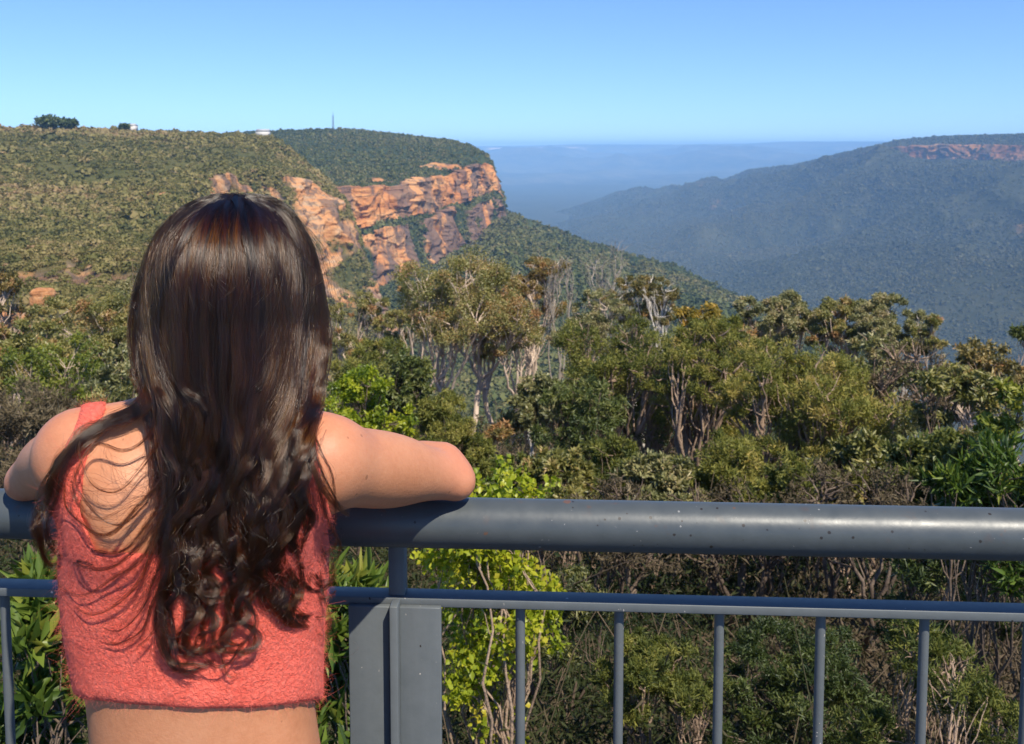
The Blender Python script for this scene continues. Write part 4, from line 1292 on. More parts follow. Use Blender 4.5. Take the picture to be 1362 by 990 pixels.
    def sample(s, p):
        q = (np.asarray(p) - s.lo) / s.vox
        q = np.clip(q, 0, np.array(s.n) - 1.001)
        i = q.astype(int)
        f = q - i
        r = 0
        for a in (0, 1):
            for b in (0, 1):
                for c in (0, 1):
                    w = (f[..., 0] if a else 1 - f[..., 0]) * (f[..., 1] if b else 1 - f[..., 1]) * (f[..., 2] if c else 1 - f[..., 2])
                    r = r + w * s.a[i[..., 0] + a, i[..., 1] + b, i[..., 2] + c]
        return r

    def coords(s):
        return [s.lo[k] + s.vox * np.arange(s.n[k]) for k in range(3)]


def iso_mesh(A, lo, vox, smooth=2):
    """surface nets: quads around every sign change of the grid"""
    ins = A < 0
    cnt = np.zeros(np.array(A.shape) - 1, int)
    acc = np.zeros(cnt.shape + (3,))
    corners = [(a, b, c) for a in (0, 1) for b in (0, 1) for c in (0, 1)]
    sh = lambda M, o: M[o[0]:M.shape[0] - 1 + o[0], o[1]:M.shape[1] - 1 + o[1], o[2]:M.shape[2] - 1 + o[2]]
    tot = sum(sh(ins, o).astype(int) for o in corners)
    act = np.argwhere((tot > 0) & (tot < 8))
    vid = -np.ones(cnt.shape, int)
    vid[tuple(act.T)] = np.arange(len(act))
    pos, num = np.zeros((len(act), 3)), np.zeros(len(act))
    val = {o: A[act[:, 0] + o[0], act[:, 1] + o[1], act[:, 2] + o[2]].astype(float) for o in corners}
    for o in corners:
        for ax_ in range(3):
            if o[ax_] == 0:
                o2 = tuple(1 if k == ax_ else o[k] for k in range(3))
                va, vb = val[o], val[o2]
                m = (va < 0) != (vb < 0)
                t_ = np.where(m, va / np.where(m, va - vb, 1), 0)
                pt_ = np.array(o, float) + t_[:, None] * (np.array(o2) - np.array(o))
                pos[m] += pt_[m]
                num += m
    v = lo + (act + pos / num[:, None]) * vox
    faces = []
    for ax_ in range(3):
        b_, c_ = (ax_ + 1) % 3, (ax_ + 2) % 3
        s0 = [slice(1, -1)] * 3
        s0[ax_] = slice(0, A.shape[ax_] - 1)
        s1 = list(s0)
        s1[ax_] = slice(1, A.shape[ax_])
        x, y = ins[tuple(s0)], ins[tuple(s1)]
        for flip, mk in ((0, x & ~y), (1, ~x & y)):
            e = np.argwhere(mk)
            if not len(e):
                continue
            e = e + np.array([0 if k == ax_ else 1 for k in range(3)])
            qd = []
            for db, dc in ((0, 0), (-1, 0), (-1, -1), (0, -1)):
                w_ = e.copy()
                w_[:, b_] += db
                w_[:, c_] += dc
                qd.append(vid[tuple(w_.T)])
            q = np.stack(qd, 1)
            faces.append(q[:, ::-1] if flip else q)
    f = np.concatenate(faces)
    return v, f


def world_normals(v, f):
    n = np.zeros_like(v)
    a, b, c, d = (v[f[:, k]] for k in range(4))
    fn = np.cross(c - a, d - b)
    for k in range(4):
        np.add.at(n, f[:, k], fn)
    return n / (np.linalg.norm(n, axis=1, keepdims=True) + 1e-12)


VOX = 0.005
B_ = Field((-0.72, -1.56, 0.80), (0.12, 0.13, 1.36), VOX)
TB = Field((-0.72, -1.56, 0.80), (0.12, 0.13, 1.36), VOX)       # torso alone, for the clothes
SH_R, SH_L = C(430, 617, 1.015), C(102, 608, 1.015)
EL_R, EL_L = C(596, 627, 1.19), C(47, 628, 1.215)
DB = 0.965                                                       # how far her back is


def sect(py, px, hw, b, db=DB):
    d = db + b
    q = C(px, py, d)
    return (q[1], q[0], d, hw / F * (db + 0.6 * b), b)


rows = [sect(1420, 283, 205, .115), sect(1330, 283, 212, .118, .955), sect(1220, 281, 198, .11, .958), sect(1090, 278, 168, .092),
        sect(1000, 276, 152, .084), sect(935, 271, 149, .085), sect(880, 268, 153, .09), sect(820, 264, 160, .096), sect(760, 264, 165, .1),
        sect(700, 263, 164, .1, .962), sect(650, 262, 160, .098, .966), sect(610, 264, 140, .085, .978), sect(580, 270, 108, .06, 1.0)]
for fld in (B_, TB):
    fld.loft(rows, 0.02)
    for s_, (sh, x_) in enumerate(((SH_L, 170), (SH_R, 358))):
        fld.cone(C(287, 545, 1.035), sh + [0, 0.012, 0.01], 0.034, 0.032, 0.045)          # trapezius
        fld.ell(C(x_, 668, 1.005), (0.043, 0.058, 0.049), 0.035)                            # shoulder blade
        fld.ell(sh + [0, -.004, 0.004], (0.034, 0.036, 0.036), 0.04)
    for x_ in (212, 322):
        fld.ell(C(x_, 775, 1.13), (0.05, 0.052, 0.05), 0.03)                               # bust
    fld.cone(C(272, 640, .948), C(272, 900, .948), 0.012, 0.014, 0.035, True)              # furrow of the spine
    fld.cone(C(293, 600, 1.045), C(303, 470, 1.05), 0.056, 0.05, 0.03)                     # neck
# arms folded on the handrail
for sh, el, mid_, wr, r0 in ((SH_R, EL_R, C(512, 625, 1.105), C(385, 640, 1.208), 1.0), (SH_L, EL_L, C(73, 617, 1.11), C(232, 640, 1.218), .89)):
    B_.limb([sh + [0, 0.0, 0], mid_, mid_ * .42 + el * .58 + [0, -.003, 0], el + [.005 * np.sign(el[0] - wr[0]), -.007, -0.004]], [0.041 * r0, 0.0425 * r0, 0.0325 + .001 * (r0 < 1), 0.0265], 0.022)
    B_.limb([el + [-.009 * np.sign(el[0] - wr[0]), .005, .008], el * .72 + wr * .28 + [0, .004, 0.006], wr], [0.029, 0.033, 0.021], 0.012)
    sg = np.sign(el[0] - wr[0])
    B_.ell(el + [sg * .0165, -.014, -.006], (.012, .013, .015), .018)                    # point of the elbow


def hand(wr, dirx, lift):
    d0 = np.array([dirx, 0.06, 0.05]) / np.linalg.norm([dirx, 0.06, 0.05])
    palm = wr + d0 * 0.045 + [0, lift, 0]
    B_.chain([wr, palm, palm + d0 * .03], [.021, .021, .02], .01)
    for k in range(4):
        off = np.array([0, -.002, -.024 + .016 * k])
        ln = (.052, .062, .066, .056)[k]
        a_ = palm + d0 * .038 + off
        b_ = a_ + d0 * ln * .45 + [0, .003, 0]
        c_ = b_ + d0 * ln * .32 + [0, -.008, 0]
        e_ = c_ + d0 * ln * .2 + [0, -.010, 0]
        B_.chain([a_, b_, c_, e_], [.0088, .0082, .0076, .0068], .004)
    a_ = wr + d0 * .03 + [0, lift, -.016]
    B_.chain([a_, a_ + d0 * .03 + [0, .006, -.02], a_ + d0 * .055 + [0, .002, -.026]], [.011, .0092, .0078], .006)


hand(C(385, 640, 1.208), -1, 0.0)
hand(C(232, 636, 1.218), 1, 0.012)
# head and face (she looks out over the valley)
HC = C(309, 392, 1.052)
B_.ell(HC, (0.076, 0.098, 0.092), 0.02)
B_.ell(HC + [0, -0.045, 0.026], (0.058, 0.072, 0.062), 0.03)
B_.cone(HC + [0, -.098, .062], HC + [0, -.088, .045], .02, .03, .02)
B_.cone(HC + [0, .012, .09], HC + [0, -.03, .106], .008, .012, .01)
for s_ in (-1, 1):
    B_.ell(HC + [s_ * .031, .004, .096], (.017, .011, .012), .01, True)
    B_.ell(HC + [s_ * .077, -.012, .0], (.01, .03, .018), .008)
    B_.cone(HC + [s_ * .012, .02, .085], HC + [s_ * .046, .018, .075], .009, .008, .01)
B_.ell(HC + [0, -.062, .083], (.024, .006, .012), .006)
B_.ell(HC + [0, -.072, .081], (.02, .006, .012), .005)
# hips and legs
for s_, x_ in ((-1, 205), (1, 362)):
    hip, knee, ank = C(x_ + 6, 1430, 1.075), C(x_ + 4, 1830, 1.07), C(x_ + 4, 2170, 1.10)
    B_.cone(hip, knee, .082, .053, .05)
    B_.cone(knee, knee * .65 + ank * .35 + [0, 0, -.015], .052, .052, .03)
    B_.cone(knee * .65 + ank * .35 + [0, 0, -.015], ank, .052, .034, .03)
    foot_u = (0.035 - CAMZ) / math.cos(PITCH) + 0.08
    B_.cone(C(x_ + 4, 2215, 1.09), C(x_, 2215, 1.09) + [0, -.01, .12], .034, .028, .03)

v, f = iso_mesh(B_.a, B_.lo, VOX)
wv = to_world(v)
zmin = wv[:, 2].min()
t = NT("sunlit_skin")
pos = t.pos()
n1, n2 = t.noise(14.0, 4, 0.6, pos), t.noise(420.0, 3, 0.6, pos)
n3 = t.noise(160.0, 4, 0.7, pos)
c = t.ramp(t.math("ADD", t.math("MULTIPLY", n1, .6), t.math("MULTIPLY", n3, .4)), [(0.3, (0.40, 0.160, 0.076)), (0.5, (0.47, 0.2, 0.1)), (0.7, (0.52, 0.24, 0.127))])
c = t.mix(t.math('MULTIPLY', t.attr('flush'), .45), c, (0.56, 0.19, 0.125))
mole = t.noise(75.0, 1, 0.4, pos)
c = t.mix(t.math("MULTIPLY", t.mrange(mole, 0.765, 0.79), 0.6), c, (0.2, 0.08, 0.04))
m_skin = t.done(t.bsdf(c, 0.5, t.bump(t.math('ADD', n2, t.math('MULTIPLY', n3, 1.5)), 0.16, 0.002), Subsurface_Weight=0.06, Subsurface_Scale=0.012, Specular_IOR_Level=0.35))
for nd in m_skin.node_tree.nodes:
    if nd.type == "BSDF_PRINCIPLED":
        nd.inputs["Subsurface Radius"].default_value = (1.0, 0.35, 0.2)
hips_at = to_world(C(276, 1000, 1.05))
person = empty("person", (hips_at[0], hips_at[1], 0.0), "woman with long wavy brown hair in a fuzzy coral crop top leaning on the handrail", "person")
flush = sum(np.exp(-(np.linalg.norm(v - e_, axis=1) / .045) ** 2) for e_ in (EL_R, EL_L)) + .5 * sum(np.exp(-(np.linalg.norm(v - e_ - [0, .03, 0], axis=1) / .05) ** 2) for e_ in (SH_R, SH_L))
body = mesh_obj("body", wv, f, m_skin, person, True, {"flush": flush})
sm = body.modifiers.new("soften", "SMOOTH")
sm.iterations, sm.factor = 5, 0.5

# eyes
m_eye = NT("eye_white"); m_eye = m_eye.done(m_eye.bsdf((0.75, 0.73, 0.7), 0.15))
for s_ in (-1, 1):
    u_, w_ = np.meshgrid(np.linspace(0, 2 * np.pi, 16, endpoint=False), np.linspace(0, np.pi, 9), indexing="ij")
    dd = np.stack([np.cos(u_) * np.sin(w_), np.sin(u_) * np.sin(w_), np.cos(w_)], -1) * .0115
    i = np.arange(16)[:, None] * 9 + np.arange(8)[None]
    i2 = ((np.arange(16) + 1) % 16)[:, None] * 9 + np.arange(8)[None]
    mesh_obj("eye", to_world(HC + [s_ * .031, .003, .081] + dd).reshape(-1, 3), np.stack([i, i + 1, i2 + 1, i2], -1).reshape(-1, 4), m_eye, person, True)

# ---- clothes: shells of the torso cut along hems and straps
GX, GU, GD = np.meshgrid(*B_.coords(), indexing="ij")
PXg, PYg = W / 2 + F * GX / GD, CY - F * GU / GD


def lines(px, pts):
    pts = np.array(pts, float)
    return np.interp(px, pts[:, 0], pts[:, 1])


k_px = F / 1.0
hem = (PYg - lines(PXg, [(80, 915), (110, 930), (180, 937), (270, 943), (350, 941), (430, 930)])) / k_px
neck_line = (lines(PXg, [(60, 735), (95, 735), (180, 735), (270, 745), (352, 748), (440, 738)]) - PYg) / k_px
panel = np.maximum(hem, neck_line)


def strap(l_pts, r_pts, y0, y1):
    l = np.array(l_pts, float); r = np.array(r_pts, float)
    le = np.interp(PYg, l[:, 1], l[:, 0]); re = np.interp(PYg, r[:, 1], r[:, 0])
    return np.maximum.reduce([(le - PXg) / k_px, (PXg - re) / k_px, (y0 - PYg) / k_px, (PYg - y1) / k_px])


sL = strap([(112, 520), (102, 560), (74, 620), (56, 680), (52, 760)], [(146, 520), (138, 560), (114, 620), (107, 680), (130, 740), (160, 760)], 500, 760)
sR = strap([(396, 520), (394, 560), (398, 640), (392, 700), (365, 760)], [(424, 520), (420, 560), (428, 640), (446, 700), (455, 760)], 500, 760)
region = np.minimum(panel, np.minimum(sL, sR))
blend = np.minimum(B_.a - 0.004, TB.a - 0.0065)
thick_ = 0.0075 - 0.0045 * sstep(730, 640, PYg)
top_f = np.maximum(np.maximum(B_.a * sstep(730, 640, PYg) + TB.a * (1 - sstep(730, 640, PYg)) - thick_, region), -(TB.a + 0.012))
tv, tf = iso_mesh(top_f.astype(np.float32), B_.lo, VOX)
t = NT("coral_knit")
pos = t.pos()
n1, n2 = t.noise(240.0, 4, 0.75, pos, 0.6), t.noise(40.0, 4, 0.6, pos)
c = t.ramp(t.math("ADD", t.math("MULTIPLY", n1, .7), t.math("MULTIPLY", n2, .3)), [(.3, (.64, .075, .05)), (.5, (.88, .15, .1)), (.7, (.9, .2, .15))])
m_knit = t.done(t.bsdf(c, .95, t.bump(n1, 1.0, .006), Sheen_Weight=.08, Sheen_Roughness=.5, Specular_IOR_Level=.1))
tw0 = to_world(tv)
nn0 = world_normals(tw0, tf)
twv = tw0 + nn0 * (0.0009 * fbm(tw0 * 130, 3))[:, None]
top = mesh_obj("crop_top", twv, tf, m_knit, person, True)
sm = top.modifiers.new("soften", "SMOOTH")
sm.iterations, sm.factor = 3, 0.5


def curves_obj(name, P_, rad, mat, parent, tips=None):
    """hair curves: P_ (n, k, 3) points, rad root radius (n,), tapering to tips share"""
    n, k, _ = P_.shape
    cu = bpy.data.hair_curves.new(name)
    cu.add_curves([k] * n)
    cu.attributes["position"].data.foreach_set("vector", np.ascontiguousarray(P_, np.float32).ravel())
    ra = cu.attributes.get("radius") or cu.attributes.new("radius", "FLOAT", "POINT")
    tp = np.linspace(1, 0.35 if tips is None else tips, k)
    ra.data.foreach_set("value", np.ascontiguousarray(rad[:, None] * tp[None], np.float32).ravel())
    cu.materials.append(mat)
    o = bpy.data.objects.new(name, cu)
    COL.objects.link(o)
    o.parent = parent
    m = parent.matrix_world.copy()
    o.matrix_parent_inverse = m.inverted()
    return o


g = np.random.default_rng(5)
tn = world_normals(twv, tf)
nf = 64000
fi = g.integers(0, len(tf), nf)
wts = g.dirichlet((1, 1, 1, 1), nf)
p0 = (twv[tf[fi]] * wts[..., None]).sum(1)
n0 = (tn[tf[fi]] * wts[..., None]).sum(1)
if np.mean(np.sum(tn * (twv - twv.mean(0)), 1)) < 0:
    n0 = -n0
d0 = n0 + g.normal(size=(nf, 3)) * 0.75 + np.array([0, 0, -.35])
d0 /= np.linalg.norm(d0, axis=1, keepdims=True)
ln = g.gamma(3.5, .00105, nf)[:, None]
cv = g.normal(size=(nf, 3)) * .9
tt = np.linspace(0, 1, 5)
fz = p0[:, None] - n0[:, None] * .001 + d0[:, None] * ln[:, None] * tt[None, :, None] + cv[:, None] * ln[:, None] * (tt ** 2)[None, :, None]
t = NT("coral_fibre")
m_fib = t.done(t.bsdf((.85, .16, .12), .8, Specular_IOR_Level=.2))
curves_obj("fuzz", fz, np.full(nf, .00005), m_fib, top)

# jeans and shoes, below the picture
GLOW = np.maximum(np.maximum(B_.a - .005, (1048 - PYg) / k_px), -(B_.a + .012))
zw = CAMZ + GU * UPV[2] + GD * FWD[2]
jean = np.maximum(GLOW, 0.09 - zw)
jv, jf = iso_mesh(jean.astype(np.float32), B_.lo, VOX)
t = NT("blue_denim")
m_den = t.done(t.bsdf(t.mix(t.noise(300, 3, .6), (.03, .05, .1), (.07, .1, .17)), .9))
mesh_obj("jeans", to_world(jv), jf, m_den, person, True)
shoe = np.maximum(np.maximum(np.maximum(B_.a - .008, zw - 0.085), -(B_.a + .012)), 0.004 - zw)
sv, sf = iso_mesh(shoe.astype(np.float32), B_.lo, VOX)
m_shoe = NT("white_canvas"); m_shoe = m_shoe.done(m_shoe.bsdf((.6, .58, .55), .8))
mid_x = to_world(C(283, 2200, 1.08))[0]
sw = to_world(sv)
for s_ in (-1, 1):
    keep = (sw[sf[:, 0], 0] - mid_x) * s_ > 0
    ids, inv = np.unique(sf[keep], return_inverse=True)
    if len(ids):
        mesh_obj("shoe", sw[ids], inv.reshape(-1, 4), m_shoe, person, True)

# ------------------------------------------------------------------ hair
# inner mass, so that no scalp shows between strands
HM_ = Field((-0.45, -0.42, 0.85), (-0.12, 0.13, 1.2), .005)
HM_.ell(HC + [0, .004, -.006], (0.083, 0.101, 0.094), .02)
HM_.ell(HC + [0, -.05, -.01], (0.082, 0.09, 0.075), .03)
HM_.cone(HC + [-.03, -.10, -.03], C(290, 575, 1.0), .05, .03, .04)
HM_.cone(HC + [.03, -.10, -.03], C(335, 575, 1.0), .05, .03, .04)
hx, hu, hd = np.meshgrid(*HM_.coords(), indexing="ij")
face_cut = (hd - HC[2] - .03) + np.clip(hu - HC[1] - .03, 0, 1) * -.5
hm = np.maximum(HM_.a, face_cut)
hv_, hf_ = iso_mesh(hm.astype(np.float32), HM_.lo, .005)

t = NT("dark_brown_hair")
hb = t.n("BsdfHairPrincipled")
hb.parametrization = "MELANIN"
try:
    hb.model = "CHIANG"
except Exception:
    pass
t.t.links.new(t.attr("tint"), hb.inputs["Melanin"])
hb.inputs["Melanin Redness"].default_value = 0.3
hb.inputs["Roughness"].default_value = 0.28
hb.inputs["Radial Roughness"].default_value = 0.4
hb.inputs["Random Color"].default_value = 0.3
hb.inputs["Random Roughness"].default_value = 0.3
hb.inputs["Coat"].default_value = 0.3
m_hair = t.done(hb.outputs[0])
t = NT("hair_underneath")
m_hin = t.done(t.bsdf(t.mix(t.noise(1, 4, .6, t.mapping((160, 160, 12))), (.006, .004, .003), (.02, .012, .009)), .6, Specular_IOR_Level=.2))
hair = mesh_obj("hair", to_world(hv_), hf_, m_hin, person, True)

# support: how far away hair lies when it rests on head, neck or back
gxs, gys = np.arange(-20, 540, 5.0), np.arange(240, 960, 5.0)
PXs, PYs = np.meshgrid(gxs, gys, indexing="ij")
dep, best, bd = np.full(PXs.shape, .86), np.full(PXs.shape, 9.0), np.full(PXs.shape, 1.0)
done = np.zeros(PXs.shape, bool)
for _ in range(70):
    q = C(PXs, PYs, dep)
    sd = B_.sample(q)
    sh_ = HM_.sample(q)
    ok = np.all((q > HM_.lo + .006) & (q < HM_.lo + (HM_.n - 2) * .005), -1)
    sd = np.where(ok, np.minimum(sd, sh_), sd)
    sd = np.maximum(sd, -0.001)
    m = (sd < best) & ~done
    best, bd = np.where(m, sd, best), np.where(m, dep, bd)
    done |= sd < .0008
    dep = np.where(done, dep, dep + np.clip(sd, .001, .03) * .8)
SUP = np.clip(bd, .9, 1.06)
for _ in range(3):                                               # hair does not follow every dent
    pd = np.pad(SUP, 1, mode="edge")
    SUP = np.minimum(SUP, (pd[:-2, 1:-1] + pd[2:, 1:-1] + pd[1:-1, :-2] + pd[1:-1, 2:]) / 4)
# it hangs straight from the back of the head to the shoulder blades, bridging the hollow of the neck
ya, yb = int((430 - 240) / 5), int((690 - 240) / 5)
for i_ in range(len(gxs)):
    w_ = float(sstep(186, 215, gxs[i_]) * (1 - sstep(400, 428, gxs[i_])))
    if w_ > 0:
        ch = np.linspace(SUP[i_, ya], SUP[i_, yb], yb - ya + 1)
        cur = SUP[i_, ya:yb + 1]
        SUP[i_, ya:yb + 1] = cur * (1 - w_) + np.minimum(cur, ch) * w_
for _ in range(4):
    pd = np.pad(SUP, 1, mode="edge")
    SUP = (pd[:-2, 1:-1] + pd[2:, 1:-1] + pd[1:-1, :-2] + pd[1:-1, 2:] + 2 * SUP) / 6


def support(px, py):
    x = np.clip((px - gxs[0]) / 5.0, 0, len(gxs) - 1.001)
    y = np.clip((py - gys[0]) / 5.0, 0, len(gys) - 1.001)
    i, j = x.astype(int), y.astype(int)
    fx, fy = x - i, y - j
    return (SUP[i, j] * (1 - fx) * (1 - fy) + SUP[i + 1, j] * fx * (1 - fy) + SUP[i, j + 1] * (1 - fx) * fy + SUP[i + 1, j + 1] * fx * fy)


HWY = np.array([(262, 3), (266, 30), (272, 50), (282, 70), (300, 90), (330, 106), (370, 115), (420, 118), (470, 114), (520, 106), (560, 97), (620, 95), (700, 93)], float)
HCY = np.array([(262, 317), (280, 314), (300, 310), (400, 309), (480, 311), (540, 314), (700, 314)], float)


def head_x(s, y):
    return np.interp(y, HCY[:, 0], HCY[:, 1]) + s * np.interp(y, HWY[:, 0], HWY[:, 1])


def spline(pts, n):
    """smooth curve through pts, n samples even in length"""
    pts = np.asarray(pts, float)
    e = np.concatenate([[2 * pts[0] - pts[1]], pts, [2 * pts[-1] - pts[-2]]])
    out_ = []
    for i in range(1, len(e) - 2):
        u = np.linspace(0, 1, 24, endpoint=False)[:, None]
        p0_, p1_, p2_, p3_ = e[i - 1], e[i], e[i + 1], e[i + 2]
        out_.append(p1_ + 0.5 * u * (p2_ - p0_ + u * (2 * p0_ - 5 * p1_ + 4 * p2_ - p3_ + u * (3 * (p1_ - p2_) + p3_ - p0_))))
    q = np.concatenate(out_ + [pts[-1:]])
    s = np.concatenate([[0], np.cumsum(np.linalg.norm(np.diff(q[:, :2], axis=0), axis=1))])
    w = np.linspace(0, s[-1], n)
    return np.stack([np.interp(w, s, q[:, c]) for c in range(q.shape[1])], 1)


NP = 56
g = np.random.default_rng(21)
STR, RAD, TNT = [], [], []


def lock(path, n, w0, w1, curl=0.0, wave=70.0, lift0=6.0, lift1=12.0, frizz=1.0, tip=0.25, rad=.00017, wmid=None, ragged=0.12, thick=0.6):
    """a lock of n strands along a picture-plane path laid on the support surface (widths in photo px, lifts in mm)"""
    c = spline(path, NP)
    tan = np.gradient(c, axis=0)
    sl_ = np.linalg.norm(tan, axis=1)
    arc = np.concatenate([[0], np.cumsum(np.linalg.norm(np.diff(c, axis=0), axis=1))])
    tan /= sl_[:, None] + 1e-9
    nor = np.stack([-tan[:, 1], tan[:, 0]], 1)
    t_ = np.linspace(0, 1, NP)
    wid = np.interp(t_, [0, .5, 1], [w0, wmid if wmid is not None else (w0 + w1) / 2, w1])
    wid[-6:] *= np.linspace(1, tip, 6)
    ph = g.uniform(0, 6.28)
    amp = 2.3 * curl * sstep(400, 660, c[:, 1]) * g.uniform(.6, 1.25)
    lam = wave * (1.15 - 0.55 * sstep(480, 820, c[:, 1]))        # waves tighten towards the ends
    arg = np.concatenate([[0], np.cumsum(np.diff(arc) / (0.5 * (lam[1:] + lam[:-1])))]) * 6.283
    c = c + nor * (amp * np.sin(arg + ph))[:, None]
    lift = np.interp(t_, [0, 1], [lift0, lift1]) + 0.5 * amp * (1 + np.cos(arg + ph)) * .75
    a_ = g.random(n) * 6.283
    r_ = np.sqrt(g.random(n))
    tw = g.uniform(-1, 1) * 2.2
    ang = a_[:, None] + tw * t_[None] * 2
    lat = r_[:, None] * np.cos(ang) * wid[None]
    dpt = r_[:, None] * np.sin(ang) * wid[None] * thick
    k1, k2 = g.normal(size=(2, n, 1))
    f1, f2 = g.uniform(.7, 1.5, (2, n, 1))
    env = (0.5 + 0.9 * sstep(300, 640, c[:, 1]))[None]
    fr = frizz * 1.9 * env * (k1 * np.sin(arc[None] / 60 * f1 + a_[:, None] * 3) + .6 * k2 * np.sin(arc[None] / 26 * f2 + a_[:, None] * 5))
    cut = 1 - ragged * g.random((n, 1)) ** 2
    tt_ = t_[None] * cut * (NP - 1)
    i = np.clip(tt_.astype(int), 0, NP - 2)
    fx = tt_ - i
    lerp = lambda arr: arr[i] * (1 - fx) + arr[i + 1] * fx
    px = lerp(c[:, 0]) + lerp(nor[:, 0]) * (lat + fr)
    py = lerp(c[:, 1]) + lerp(nor[:, 1]) * (lat + fr)
    dep_ = support(px, py) - lerp(lift) * .001 - (dpt + fr * .4) / F * .95 * .8
    STR.append(to_world(C(px, py, dep_)))
    RAD.append(np.full(n, rad) * g.uniform(.75, 1.25, n))
    TNT.append(np.clip(g.uniform(.62, .88) + g.normal(0, .06, n), .5, .97))


def from_head(s, s2=None, y1=500, y0=None):
    s2 = s if s2 is None else s2
    ys = np.array([264, 270, 284, 310, 350, 400, 450, 500])
    ys = ys[ys <= y1]
    if y0:
        ys = ys[ys >= y0]
    w = sstep(270, max(y1, 300), ys)
    jx = g.normal(0, 7)
    return [(head_x(s * (1 - w_) + s2 * w_, y) + jx * max(0, 1 - (y - 264) / 40), y - 2) for y, w_ in zip(ys, w)]


# cap: even cover over the skull, ending at different heights behind the neck
for k in range(150):
    s = -1.0 + 2.0 * (k + g.random()) / 150
    ye = g.uniform(545, 740)
    s2 = s + g.normal(0, .10)
    p = from_head(s, s2, 500) + [(head_x(s2, ye - 60) + g.normal(0, 4), ye - 60), (head_x(s2 * .93, ye) + g.normal(0, 6), ye)]
    lock(p, 60, 4, 3.0, g.uniform(.3, 1.6), g.uniform(60, 90), g.uniform(2, 6), g.uniform(5, 12), .8, .4, wmid=6.5)
# broad visible locks over the cap, crossing a little
for k in range(64):
    s = -0.98 + 1.96 * (k + g.random()) / 64
    s2 = np.clip(s + g.normal(0, .2), -1.0, 1.0)
    ye = g.uniform(540, 700)
    s3 = s2 * g.uniform(.72, 1.0)
    p = from_head(s, s2, 450) + [(head_x(s2, 510), 510), (head_x(s3, (510 + ye) / 2), (510 + ye) / 2), (head_x(s3 * .95, ye), ye)]
    lock(p, 90, 3, 2.5, g.uniform(2, 6), g.uniform(90, 170), g.uniform(4, 13), g.uniform(10, 24), 1.3, .3, wmid=6.5)

